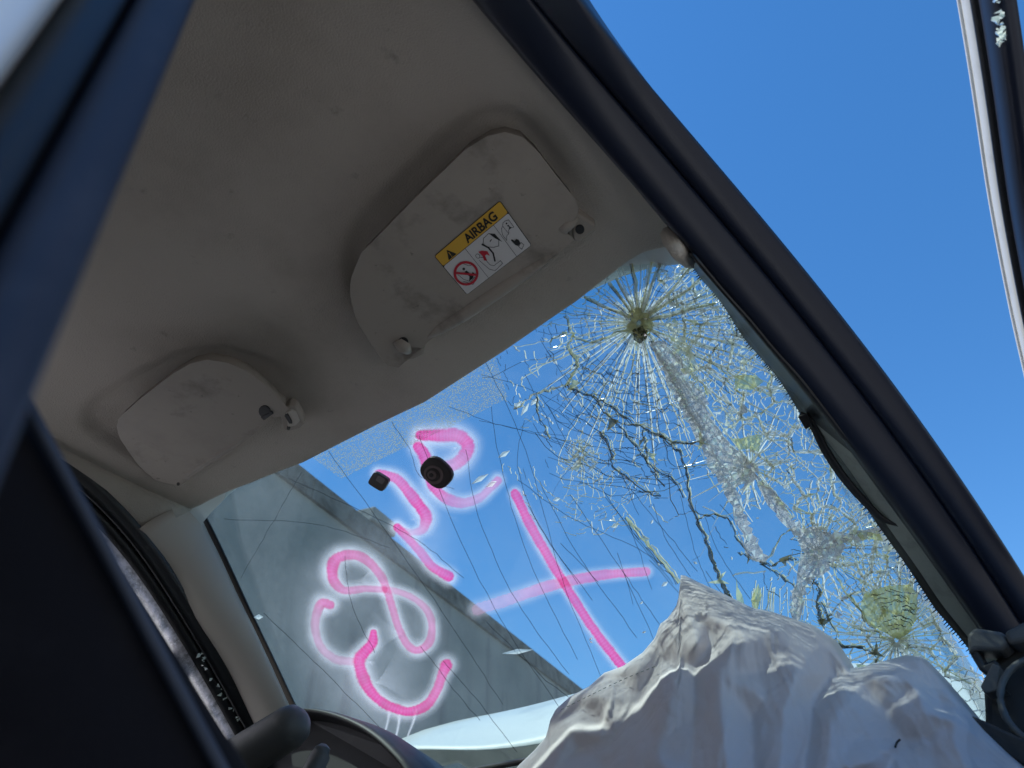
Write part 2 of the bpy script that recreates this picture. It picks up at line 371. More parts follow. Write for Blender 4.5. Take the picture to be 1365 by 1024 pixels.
# hinge rolls along the front edges
V, Fc = tube([vis_pt(*q, .004) + np.array([0, .004, 0]) for q in [(742, 332), (700, 361), (660, 388), (620, 415), (585, 437), (566, 450)]], [.004, .010, .0115, .0115, .010, .004], 12)
mk('hinge_roll', V, Fc, m_visor, visP, True)
V, Fc = tube([vis_pt(*q, .006) for q in [(350, 563), (318, 589), (282, 611), (249, 634), (240, 641)]], [.003, .0075, .0075, .0075, .003], 12)
mk('hinge_roll', V, Fc, m_visor, visD, True)
def plate(name, pxs, z0, th, m, parent, bev=.003, smooth=False):
    P = [at_z(x, y, z0, VS) for x, y in pxs]; n = len(P)
    V = [p_ for p_ in P] + [p_ + [0, 0, th] for p_ in P]
    o = mk(name, V, [tuple(range(n)), tuple(range(n, 2 * n))] + [(i, (i + 1) % n, n + (i + 1) % n, n + i) for i in range(n)], m, parent, smooth)
    return bevel(o, bev, 3)
def disc_px(cx, cy, r, n=16, asp=1.0): return [(cx + r * math.cos(2 * math.pi * k / n), cy + asp * r * math.sin(2 * math.pi * k / n)) for k in range(n)]
br = plate('hinge_bracket', [(762, 292), (768, 284), (794, 301), (793, 307), (771, 324), (763, 321)], 1.388, .022, m_visor, visP, .004)
plate('screw_cover', disc_px(772.5, 306.5, 6.2), 1.3865, .004, m_black, br, .0008)
V, Fc = tube([vis_pt(749, 309, .004), vis_pt(758, 301, .006), vis_pt(768, 294, .009)], [.008, .009, .006], 12); mk('pivot_arm', V, Fc, m_visor, br, True)
cl = plate('retaining_clip', [(530, 470), (535, 462), (548, 463), (562, 465), (566, 468), (564, 473), (552, 479), (543, 481), (534, 480)], 1.386, .020, m_visor, visP, .004)
V, Fc = tube([vis_pt(530, 455, .003), vis_pt(538, 461, -.002), vis_pt(543, 469, .003)], [.010, .011, .007], 12); mk('pivot_arm', V, Fc, m_visor, cl, True)
plate('screw_hole', disc_px(541, 476, 2.6, 12), 1.3845, .003, m_black, cl, .0005)
plate('clip_socket', disc_px(537, 457, 7.0, 14), 1.382, .006, m_dark, visP, .001)
cd_ = plate('retaining_clip', [(371, 552), (376, 547), (385, 541), (394, 543), (403, 558), (405, 566), (399, 572), (384, 576), (376, 573)], 1.394, .018, m_visor, visD, .004)
plate('clip_rim', [(380, 551), (388, 546), (394, 550), (399, 562), (394, 568), (383, 570)], 1.3915, .004, m_trim, cd_, .002)
plate('screw_hole', [(378, 554), (383, 552), (388, 561), (389, 565), (385, 565)], 1.390, .003, m_black, cd_, .0005)
plate('screw_hole', disc_px(384, 571.5, 2.3, 10), 1.391, .003, m_black, cd_, .0005)
plate('clip_socket', disc_px(352, 549, 8.0, 14), 1.3815, .006, m_dark, visD, .001)
plate('clip_pin', [(347, 557), (361, 549), (364, 552), (351, 561)], 1.380, .008, m_black, visD, .001)
hb = plate('hinge_bracket', [(226, 640), (236, 636), (246, 641), (240, 649), (232, 648)], 1.384, .02, m_visor, visD, .004)
plate('screw_hole', disc_px(237, 645.5, 2.2, 10), 1.3825, .003, m_black, hb, .0005)
# sticky tear on the headliner edge
V, Fc = tube([at_z(x, y, 1.4165) for x, y in [(437, 577), (443, 580), (450, 583), (462, 586)]], [.001, .003, .002, .0008], 6); mk('liner_tear', V, Fc, m_black, headliner, True)

# ---- airbag warning label
LC = [vis_pt(578, 341), vis_pt(666, 266.6), vis_pt(622, 393)]
LO = LC[0]; LA = LC[1] - LC[0]; LB = LC[2] - LC[0]
wA, wB = np.linalg.norm(LA), np.linalg.norm(LB)
def lp(a, b, h): p_ = LO + LA * a + LB * b; return p_ + np.array([0, 0, -h])
def lpoly(name, ab, h, m, parent): return mk(name, [lp(a, b, h) for a, b in ab], [tuple(range(len(ab)))], m, parent)
def rrect(a0, a1, b0, b1, r=.03):
    ra, rb = r, r * wA / wB; out = []
    for ca, cb, s in ((a1 - ra, b0 + rb, -90), (a1 - ra, b1 - rb, 0), (a0 + ra, b1 - rb, 90), (a0 + ra, b0 + rb, 180)):
        for k in range(5):
            t = math.radians(s + k * 22.5); out.append((ca + ra * math.cos(t), cb + rb * math.sin(t)))
    return out
lab = lpoly('warning_label', rrect(0, 1, 0, 1), .0006, m_black, visP)
lab['label'] = 'white and yellow AIRBAG warning sticker with pictograms'
lpoly('label_field', rrect(.008, .992, .265, .99, .02), .0009, m_lwhite, lab); lpoly('yellow_band', rrect(.008, .992, .012, .255, .02), .0009, m_lyel, lab)
def lstroke(lines, w, h, m, name):
    V, Fc = [], []
    for pl, closed in lines:
        P = [np.array([a * wA, b * wB]) for a, b in pl]; n = len(P)
        for i in range(n if closed else n - 1):
            a, b = P[i], P[(i + 1) % n]; t = (b - a) / (np.linalg.norm(b - a) + 1e-9); nn = np.array([-t[1], t[0]]) * w / 2; e = t * w * .3
            k = len(V)
            for q in (a - nn - e, a + nn - e, b + nn + e, b - nn + e): V.append(lp(q[0] / wA, q[1] / wB, h + .00001 * (i % 3)))
            Fc.append((k, k + 1, k + 2, k + 3))
    return mk(name, V, Fc, m, lab)
def circ(a, b, r, n=24, ry=None): return [(a + r / wA * math.cos(2 * math.pi * k / n), b + (ry or r) / wB * math.sin(2 * math.pi * k / n)) for k in range(n)]
for a__ in (.355, .783): lstroke([([(a__, .26), (a__, .99)], 0)], .0006, .0012, m_black, 'divider_line')
lpoly('warning_triangle', [(.172, .06), (.235, .235), (.11, .235)], .0012, m_black, lab)
lstroke([([(.172, .12), (.172, .18)], 0), ([(.172, .205), (.172, .215)], 0)], .0012, .0014, m_lyel, 'exclamation_mark')
# pictogram: crossed-out child seat
k0 = 28; ro, ri = .0196, .0158
V = [lp(a, b, .0015) for a, b in circ(.172, .64, ro, k0)] + [lp(a, b, .0015) for a, b in circ(.172, .64, ri, k0)]
mk('prohibition_ring', V, [(i, (i + 1) % k0, k0 + (i + 1) % k0, k0 + i) for i in range(k0)], m_lred, lab)
lstroke([([(.075, .50), (.27, .80)], 0)], .0034, .0017, m_lred, 'prohibition_bar')
lstroke([([(.085, .57), (.10, .70), (.155, .83), (.22, .80), (.225, .86), (.15, .90), (.08, .72)], 0), ([(.20, .40), (.255, .55), (.285, .58)], 0)], .0007, .0013, m_black, 'child_seat_outline')
lpoly('child_head', circ(.185, .545, .0022, 12), .0013, m_black, lab)
lpoly('child_body', [(.17, .60), (.20, .60), (.215, .72), (.25, .70), (.25, .74), (.20, .80), (.14, .80), (.18, .73)], .00132, m_black, lab)
# pictogram: adult, belt and bag
lstroke([(circ(.418, .52, .0028, 14, .0036), 1), ([(.40, .60), (.43, .86), (.475, .95), (.60, .93), (.60, .86), (.50, .86), (.47, .80), (.46, .60), (.43, .57)], 0),
         ([(.56, .40), (.60, .33), (.68, .32), (.735, .40), (.735, .52), (.69, .62), (.63, .58), (.565, .48), (.56, .40)], 0)], .0007, .0013, m_black, 'seat_outline')
lstroke([([(.545, .40), (.58, .52), (.585, .66), (.545, .80)], 0)], .0024, .0014, m_black, 'belt_stroke')
lpoly('bag_wedge', [(.685, .335), (.735, .40), (.75, .60), (.71, .47)], .0014, m_black, lab)
lstroke([([(.64, .45), (.665, .44)], 0)], .0014, .0014, m_black, 'bag_mark')
lpoly('red_arrow', [(.455, .46), (.50, .49), (.545, .56), (.535, .66), (.515, .60), (.49, .60), (.475, .70), (.445, .66), (.465, .58)], .00145, m_lred, lab)
# pictogram: manual and pointing hand
lstroke([([(.80, .50), (.83, .40), (.86, .38), (.885, .335), (.92, .335), (.955, .36), (.955, .52), (.925, .50), (.89, .50), (.865, .56), (.835, .56), (.80, .63), (.80, .50)], 0), ([(.86, .38), (.865, .56)], 0)], .0006, .0013, m_black, 'manual_outline')
lstroke([([(.915, .43), (.915, .49)], 0), ([(.905, .43), (.917, .43)], 0), ([(.903, .49), (.928, .49)], 0)], .0015, .00135, m_black, 'letter_i'); lpoly('dot_i', circ(.912, .385, .0013, 10), .00135, m_black, lab)
lpoly('pointing_hand', [(.84, .68), (.855, .67), (.87, .73), (.90, .72), (.915, .76), (.91, .83), (.87, .85), (.85, .80)], .0013, m_black, lab)
lstroke([([(.87, .86), (.92, .83), (.93, .90), (.88, .94), (.87, .86)], 0)], .0007, .0013, m_black, 'cuff_outline')
fc = bpy.data.curves.new('airbag_text', 'FONT'); fc.body = 'AIRBAG'; fc.size = 1; fc.align_x = 'CENTER'; fc.align_y = 'CENTER'; fc.offset = .03
fo = bpy.data.objects.new('airbag_text_curve', fc); scn.collection.objects.link(fo)
bpy.context.view_layer.update()
tm = bpy.data.meshes.new_from_object(fo.evaluated_get(bpy.context.evaluated_depsgraph_get()))
bpy.data.objects.remove(fo)
tv = np.array([v.co[:] for v in tm.vertices]); w_ = np.ptp(tv[:, 0]); h_ = np.ptp(tv[:, 1])
sc = .455 * wA / w_; cx_ = (tv[:, 0].max() + tv[:, 0].min()) / 2; cy_ = (tv[:, 1].max() + tv[:, 1].min()) / 2
V = [lp(.645 + (v[0] - cx_) * sc / wA, .137 - (v[1] - cy_) * sc * 1.12 / wB, .0013) for v in tv]
mk('airbag_lettering', V, [tuple(f.vertices) for f in tm.polygons], m_black, lab)

# ---- driver side pillar trim, seals
wl_px = [(262, 668), (275, 700), (297, 745), (320, 795), (345, 845), (370, 898), (392, 945), (415, 992), (440, 1045)]
wl3 = [ws(x, y, -.012) for x, y in wl_px]
sl = [np.array(p_) for p_ in catmull([at_y(181, 707, -.092) , at_y(222, 762, 0.0), at_y(260, 823, .089), at_y(303, 893, .20), at_y(342, 970, .312), (-.70, .40, .985), (-.722, .47, .925)], 8)]
sl = [sl[int(round(i * (len(sl) - 1) / 24))] for i in range(25)]
wl_d = catmull(wl3, 4); wl_d = [wl_d[int(round(i * (len(wl_d) - 1) / 24))] for i in range(25)]
V = []
for a, b in zip(wl_d, sl):
    for k in range(11):
        t = k / 10; p_ = a * (1 - t) + b * t; bulge = .022 * math.sin(math.pi * t) ** .8
        V.append(p_ + np.array([.75, -.55, -.1]) * bulge)
pl = mk('pillar_trim', V, grid_faces(11, 25), m_trim, car, True, 'pale grey plastic trim on the driver windshield pillar')
pl.modifiers.new('s', 'SOLIDIFY').thickness = .006
V = []
for i in range(13):
    t = i / 12; yb = -.62 + t * .528; B_ = np.array([np.interp(yb, sealL[:, 1], sealL[:, k]) for k in range(3)])
    if t == 1: B_ = np.array(at_y(181, 707, -.092))
    ya = -.62 + t * (.62 + float(y_edge(-.553)) + .004); j = int(np.argmin(np.abs(Y_[:, 3] - ya))); A_p = np.array([-.552, ya, zc[j, 3] - .001])
    for k in range(5):
        u = k / 4; V.append(A_p + (B_ - A_p) * u + np.array([.35, -.1, -.9]) * .008 * math.sin(math.pi * u))
hc = mk('headliner_corner', V, grid_faces(5, 13), m_liner, car, True); hc.modifiers.new('s', 'SOLIDIFY').thickness = .003
V, Fc = tube([at_y(181, 707, -.092) + np.array([.004, -.004, -.002]), (at_y(181, 707, -.092) + ws(262, 668, -.012)) / 2 + np.array([.012, -.012, -.006]), ws(264, 670, -.014)], .0014, 6); mk('trim_seam', V, Fc, m_black, pl, True)
# black edge band of the glass on the driver side
def ribbon_ws(pxs, wpx_fn, off, th=.002):
    V, Fc = [], []
    P = catmull(pxs, 5); n = len(P)
    for i, p_ in enumerate(P):
        t = P[min(i + 1, n - 1)] - P[max(i - 1, 0)]; t = t / np.linalg.norm(t); nn = np.array([-t[1], t[0]]); w = wpx_fn(i / (n - 1)) / 2
        for s in (-1, 1): V.append(ws(*(p_ + s * nn * w), off))
        for s in (1, -1): V.append(ws(*(p_ + s * nn * w), off + th))
    for i in range(n - 1):
        a = i * 4
        for k in range(4): Fc.append((a + k, a + (k + 1) % 4, a + 4 + (k + 1) % 4, a + 4 + k))
    return V, Fc
# driver door opening: seal with three ribs swept along the opening
def seal_sweep(path, prof, side):
    rings = []
    P = np.array(path)
    for i, p_ in enumerate(P):
        t = P[min(i + 1, len(P) - 1)] - P[max(i - 1, 0)]; t /= np.linalg.norm(t)
        inn = np.array([side, 0, 0.]); inn -= t * (t @ inn); inn /= np.linalg.norm(inn); dn = np.cross(t, inn) * (1 if side > 0 else 1)
        if dn[2] > 0: dn = -dn
        rings.append([p_ + inn * a + dn * b for a, b in prof])
    return sweep(rings)
profL = [(.006, .004), (.010, -.004), (.004, -.016), (-.002, -.010), (-.010, -.016), (-.013, -.006), (-.020, -.008), (-.022, .004), (-.018, .016), (-.012, .014), (-.010, .020), (-.002, .021), (0, .012)]
V, Fc = seal_sweep(sealL, profL, 1)
mk('door_seal', V, Fc, m_rubber, car, True, 'black ribbed rubber seal round the driver door opening')
# driver door window: frame, divider post and crazed glass below the seal
fr = []
dpath = sealL + np.array([-.022, -.004, -.022])
V, Fc = seal_sweep(dpath, [(.006, .006), (.006, -.006), (-.03, -.012), (-.034, .006), (-.02, .016), (-.004, .014)], 1)
ddoor = mk('driver_door_frame', V, Fc, m_rubber, car, True, 'black window frame of the driver door')
gp = [p_ + np.array([-.030, 0, -.022]) for p_ in sealL if p_[1] < .47]
V = []
for p_ in gp:
    zb_ = .90
    for k in range(5):
        t = k / 4; z = p_[2] * (1 - t) + zb_ * t
        V.append((p_[0] - .30 * (p_[2] - z), p_[1], z))
sw = mk('side_window', V, grid_faces(5, len(gp)), m_win, car, True, 'crazed whitened driver side window glass'); sw.modifiers.new('s', 'SOLIDIFY').thickness = .004
a_ = at_x(249, 832, -.632); 
dv0 = np.array(at_x(250, 828, -.640)); dv1 = np.array(at_x(232, 880, -.69))
dvd = (dv1 - dv0); dv1 = dv0 + dvd * 2.6
ww = np.array([0, .016, .006]); tt = np.array([-.02, 0, -.004])
V = [dv0 - ww, dv0 + ww, dv0 + ww + tt, dv0 - ww + tt, dv1 - ww * 1.9, dv1 + ww * 1.9, dv1 + ww * 1.9 + tt, dv1 - ww * 1.9 + tt]
bevel(mk('window_divider', V, [(0, 1, 2, 3), (4, 5, 6, 7), (0, 1, 5, 4), (1, 2, 6, 5), (2, 3, 7, 6), (3, 0, 4, 7)], m_rubber, car), .003)
# broken crumbs of tempered glass clinging to the frame
for i in range(26):
    t = rnd.random(); x = 262 + 58 * t + rnd.uniform(-7, 3); y = 862 + 100 * t
    if i < 8: x, y = rnd.uniform(224, 236), rnd.uniform(795, 806)
    c = at_x(x, y, -.628 - .05 * t); r = rnd.uniform(.002, .006)
    V = [c + r * np.array([rnd.uniform(-1, 1), rnd.uniform(-1, 1), rnd.uniform(-1, 1)]) for _ in range(6)]
    mk('glass_crumb', V, [(0, 1, 2), (0, 2, 3), (0, 3, 4), (1, 2, 5), (2, 3, 5), (3, 4, 5), (0, 1, 5), (0, 4, 5)], m_spark, sw)

# ---- passenger side pillar and roof rail (seals seen from below)
inn = [((560, -100), -.50), ((640, 0), -.40), ((762, 150), -.255), ((850, 255), -.15), ((925, 345), -.06), ((1000, 432), .03), ((1080, 533), .12), ((1180, 668), .24), ((1290, 835), .38), ((1370, 960), .47)]
opx = [(690, -115), (775, 0), (838, 80), (893, 147), (958, 222), (1015, 293), (1075, 365), (1130, 430), (1186, 508), (1243, 587), (1300, 670), (1365, 773), (1440, 890)]
out = [(p_, float(np.interp(p_[0], [690, 775, 870, 962, 1040, 1115, 1190, 1275, 1365, 1440], [-.46, -.35, -.22, -.10, -.01, .08, .17, .28, .38, .46]))) for p_ in opx]
ipx = [(552, -110), (631, 0), (691, 82), (773, 160), (838, 237), (893, 302), (957, 378), (1002, 435), (1046, 490), (1100, 556), (1162, 634), (1244, 743), (1307, 840), (1380, 950)]
inn = [(p_, float(np.interp(p_[0], [560, 640, 762, 850, 925, 1000, 1080, 1180, 1290, 1370], [-.50, -.40, -.255, -.15, -.06, .03, .12, .24, .38, .47]))) for p_ in ipx]
In = catmull([at_y(*p_, y) for p_, y in inn], 8); Out = catmull([at_y(*p_, y) for p_, y in out], 8)
def polyfit3(P, deg=4):
    P = np.array(P); y = P[:, 1]; t = np.linspace(y[0], y[-1], 71); return [np.array([np.polyval(np.polyfit(y, P[:, 0], deg), q), q, np.polyval(np.polyfit(y, P[:, 2], deg), q)]) for q in t]
In = polyfit3(In); Out = polyfit3(Out)
if 0: In = [In[int(round(i * (len(In) - 1) / 70))] for i in range(71)]; Out = [Out[int(round(i * (len(Out) - 1) / 70))] for i in range(71)]
bars = [('roof_rail_seal', 0, .56, .009, m_jamb, 'thick black door seal along the passenger windshield pillar'), ('door_jamb', .57, 1.0, .007, m_jamb, 'dark outer door jamb of the passenger windshield pillar')]
for nm, t0, t1, hgt, mm, lb in bars:
    rings = []
    for a, b in zip(In, Out):
        ring = []
        across = b - a; W = np.linalg.norm(across); mid = (a + b) / 2; tv_ = C - mid; tv_ /= np.linalg.norm(tv_)
        nrm = np.array([.25, -.25, -.93]); nrm -= across * (nrm @ across) / W ** 2; nrm /= np.linalg.norm(nrm)
        base = .006 * math.sin(math.pi * (t0 + t1) / 2) 
        for k in range(13):
            u = k / 12; t = t0 + (t1 - t0) * u
            prof = math.sin(math.pi * u) ** .55 * (1 - .35 * u)
            ring.append(a + across * t + nrm * (base + hgt * prof))
        for u in (1, .5, 0):
            t = t0 + (t1 - t0) * u; ring.append(a + across * t - nrm * .035)
        rings.append(ring)
    # continue to the rear along the roof side
    d0 = [np.array(p_) for p_ in rings[0]]; rings = [[p_ + np.array([-.004, -1.4, -.05]) for p_ in d0], [p_ + np.array([-.002, -.5, .0]) for p_ in d0]] + rings
    V, Fc = sweep(rings); mk(nm, V, Fc, mm, car, True, lb)
# white outer skin of that pillar
V = []
for a, b in zip(In, Out):
    across = b - a; up = np.array([-.1, .35, .93])
    for t, h in ((.93, .036), (.90, .042), (.8, .055), (.5, .07), (.0, .06), (-.1, .045)): V.append(a + across * t + up * h * (1.0))
sk = mk('windshield_pillar', V, grid_faces(6, len(In)), m_white, car, True, 'white painted passenger windshield pillar')
# bare strip of pillar between the glass and the seal
RB = [(918, 335), (938, 366), (965, 397), (996, 446), (1025, 479), (1047, 507), (1077, 556), (1114, 604), (1162, 678), (1214, 752), (1248, 804), (1285, 848), (1325, 905)]
wr_px = [(895, 312)] + RB + [(1375, 990)]
wr3 = catmull([ws(x, y, -.006) for x, y in wr_px], 6)
inn_d = [In[int(round(30 + i * (len(In) - 31) / 40))] for i in range(41)]
wr_d = [wr3[int(round(i * (len(wr3) - 1) / 40))] for i in range(41)]
V = []
for a, b in zip(wr_d, inn_d):
    b2 = b + np.array([-.0, .03, .0]) + (b - a) * .3
    for k in range(5): V.append(a + (b2 - a) * k / 4)
ps = mk('bare_pillar_strip', V, grid_faces(5, 41), m_trimg, car, True, 'grey bare metal strip beside the smashed glass')
ps.data.materials.append(m_rubber)
for f in ps.data.polygons: f.material_index = 1 if f.index // 4 < 19 or f.index % 4 == 0 else 0
ps.modifiers.new('s', 'SOLIDIFY').thickness = .004
# torn trim cap in the upper corner
cap = [(881, 314), (887, 304), (897, 300), (906, 307), (913, 318), (912, 330), (909, 346), (898, 346), (892, 338), (885, 328)]
Pc = [at_y(x, y, -.075) for x, y in cap]; n = len(Pc); cc = sum(Pc) / n
V = Pc + [cc + (p_ - cc) * .8 - np.array([0, .010, .004]) for p_ in Pc] + [p_ + np.array([0, .03, .01]) for p_ in Pc]
Fc = [tuple(range(n, 2 * n)), tuple(range(2 * n, 3 * n))] + [(i, (i + 1) % n, n + (i + 1) % n, n + i) for i in range(n)] + [(i, (i + 1) % n, 2 * n + (i + 1) % n, 2 * n + i) for i in range(n)]
mk('torn_trim_cap', V, Fc, m_liner, car, True, 'torn beige end of pillar trim at the glass corner')

exec_glass = True
# ------------------------------------------------------------------ windshield
V = []
NZ, NX = 30, 41
for j in range(NZ):
    z = 1.455 - (1.455 - .845) * j / (NZ - 1); w = .566 + .145 * (1.43 - z)
    for i in range(NX):
        x = -w + 2 * w * i / (NX - 1); V.append((x, ws_y(x, z), z))
for j in range(NZ):
    for i in range(NX):
        b = np.array(V[j * NX + i]); V.append(tuple(b + ws_n(b[0], b[2]) * .005))
n0 = NZ * NX; Fc = grid_faces(NX, NZ) + grid_faces(NX, NZ, n0)
for j in range(NZ - 1):
    for i in (0, NX - 1): a = j * NX + i; Fc.append((a, a + NX, a + NX + n0, a + n0))
for i in range(NX - 1):
    for j in (0, NZ - 1): a = j * NX + i; Fc.append((a, a + 1, a + 1 + n0, a + n0))
wsh = mk('windshield', V, Fc, m_ws, car, True, 'smashed laminated windshield with pink spray paint')
V, Fc = ribbon_ws([(250, 640), (257, 662), (266, 680), (283, 712), (305, 758), (330, 812), (360, 874), (392, 942), (420, 1000)], lambda t: 9 - 2.5 * t if t > .08 else 7, -.004, .003)
mk('glass_border', V, Fc, m_black, wsh, False)
V, Fc = ribbon_ws([(x + 2, y - 1) for x, y in RB], lambda t: 7 + 2 * math.sin(31 * t) + 1.5 * math.sin(77 * t), -.007, .003)
mk('glass_border', V, Fc, m_black, wsh, False)
# frayed teeth of printed dots along the right border
teeth = catmull(RB, 26)
V, Fc = [], []
for i in range(0, len(teeth) - 1, 2):
    p_ = teeth[i]; t = teeth[i + 1] - teeth[i]; t /= np.linalg.norm(t); nn = np.array([t[1], -t[0]]) * -1; l = rnd.uniform(4, 9); k = len(V)
    if nn[0] > 0: nn = -nn
    for q in (p_ - t * 1.3, p_ + t * 1.3, p_ + nn * l + t * .4, p_ + nn * l - t * .4): V.append(ws(*q, -.0065))
    Fc.append((k, k + 1, k + 2, k + 3))
mk('border_dots', V, Fc, m_black, wsh, kind='stuff')
# loose curled black strip
V, Fc = ribbon_ws([(1072, 545), (1088, 556), (1105, 590), (1130, 628), (1160, 662), (1182, 682), (1203, 690)], lambda t: 8 * math.sin(math.pi * min(1, .25 + t * .72)) + 2, -.022, .004)
mk('loose_seal_strip', V, Fc, m_rubber, wsh, True)
plate_c = [ws(x, y, -.026) for x, y in [(1073, 545), (1085, 540), (1092, 556), (1083, 562)]]
V = plate_c + [p_ + np.array([0, -.006, -.004]) for p_ in plate_c]
bevel(mk('strip_clip', V, [(0, 1, 2, 3), (4, 5, 6, 7), (0, 1, 5, 4), (1, 2, 6, 5), (2, 3, 7, 6), (3, 0, 4, 7)], m_rubber, wsh), .001)

# ---- dotted sun band behind the mirror
def dotted():
    m = bpy.data.materials.new('dotted_print'); m.use_nodes = True; nt = m.node_tree; nt.nodes.clear(); N = nt.nodes.new; L = nt.links.new
    tc = N('ShaderNodeTexCoord'); mp = N('ShaderNodeMapping'); mp.inputs['Rotation'].default_value = (0, 0, .6); L(tc.outputs['UV'], mp.inputs[0])
    v = N('ShaderNodeTexVoronoi'); v.inputs['Scale'].default_value = 250; v.inputs['Randomness'].default_value = 0.5; L(mp.outputs[0], v.inputs['Vector'])
    n = N('ShaderNodeTexNoise'); n.inputs['Scale'].default_value = 16; n.inputs['Detail'].default_value = 6; L(tc.outputs['UV'], n.inputs['Vector'])
    r = N('ShaderNodeMapRange'); r.inputs['From Min'].default_value = .30; r.inputs['From Max'].default_value = .52; r.inputs['To Min'].default_value = .9; r.inputs['To Max'].default_value = .10; L(v.outputs['Distance'], r.inputs[0])
    r2 = N('ShaderNodeMapRange'); r2.inputs['From Min'].default_value = .35; r2.inputs['From Max'].default_value = .7; r2.inputs['To Min'].default_value = .75; r2.inputs['To Max'].default_value = 1.3; L(n.outputs['Fac'], r2.inputs[0])
    mu = N('ShaderNodeMath'); mu.operation = 'MULTIPLY'; mu.use_clamp = True; L(r.outputs[0], mu.inputs[0]); L(r2.outputs[0], mu.inputs[1])
    d = N('ShaderNodeBsdfDiffuse'); d.inputs[0].default_value = (.16, .18, .18, 1); t = N('ShaderNodeBsdfTranslucent'); t.inputs[0].default_value = (.50, .50, .46, 1)
    x = N('ShaderNodeMixShader'); x.inputs[0].default_value = .6; L(d.outputs[0], x.inputs[1]); L(t.outputs[0], x.inputs[2])
    tr = N('ShaderNodeBsdfTransparent'); x2 = N('ShaderNodeMixShader'); L(mu.outputs[0], x2.inputs[0]); L(tr.outputs[0], x2.inputs[1]); L(x.outputs[0], x2.inputs[2])
    o = N('ShaderNodeOutputMaterial'); L(x2.outputs[0], o.inputs[0]); return m
m_dots = dotted()
top = catmull([(408, 607), (470, 575), (560, 530), (655, 470)], 6); bot = catmull([(452, 640), (520, 606), (605, 567), (674, 532)], 6)
V, UV = [], []
for a, b in zip(top, bot):
    for k in range(6):
        q = a + (b - a) * k / 5; X = ws(*q, .0058); V.append(X); UV.append((X[0] * 1.0, (X[1] - X[2])))
db = mk('dotted_sun_band', V, grid_faces(6, len(top)), m_dots, wsh, True)
uvl = db.data.uv_layers.new(name='UVMap')
for lp_ in db.data.loops: uvl.data[lp_.index].uv = UV[lp_.vertex_index]

# ---- mirror base and sensor stuck on the glass
def ws_disc(cx, cy, rx, ry, ang, sq, off, th, n=28):
    P = []
    for k in range(n):
        t = 2 * math.pi * k / n; c, s = math.cos(t), math.sin(t); e = 2 / sq
        x = rx * math.copysign(abs(c) ** e, c); y = ry * math.copysign(abs(s) ** e, s); ca, sa = math.cos(ang), math.sin(ang)
        P.append((cx + x * ca - y * sa, cy + x * sa + y * ca))
    a = [ws(*p_, off) for p_ in P]; b = [ws(*p_, off - th) for p_ in P]; V = a + b
    return V, [tuple(range(n)), tuple(range(n, 2 * n))] + [(i, (i + 1) % n, n + (i + 1) % n, n + i) for i in range(n)]
m_mir = mat('mirror_base_plastic', (.028, .022, .022), .4, .5)
m_mir2 = mat('mirror_base_metal', (.16, .12, .12), .35, .5, metal=.2)
mb = mk('mirror_base', *ws_disc(584.5, 628, 22, 17, .75, 2.7, -.001, .010), m_mir, wsh); bevel(mb, .003)
for i, (r1, hh) in enumerate(((13.5, .0125), (9.5, .0145), (6, .0165), (3, .018))):
    bevel(mk('mount_ring', *ws_disc(582 - i * .4, 630 - i * .3, r1, r1 * .9, .6, 2, -.003, hh - .003, 24), m_mir2 if i % 2 == 0 else m_mir, mb), .0006, 1)
sn = mk('rain_sensor', *ws_disc(507.5, 640, 12, 9.5, .55, 5, -.001, .010), mat('sensor_plastic', (.06, .05, .05), .35), wsh); bevel(sn, .002)
mk('sensor_window', *ws_disc(511, 637, 5.5, 4, .55, 6, -.0105, .001), mat('sensor_window_grey', (.22, .2, .2), .2), sn)

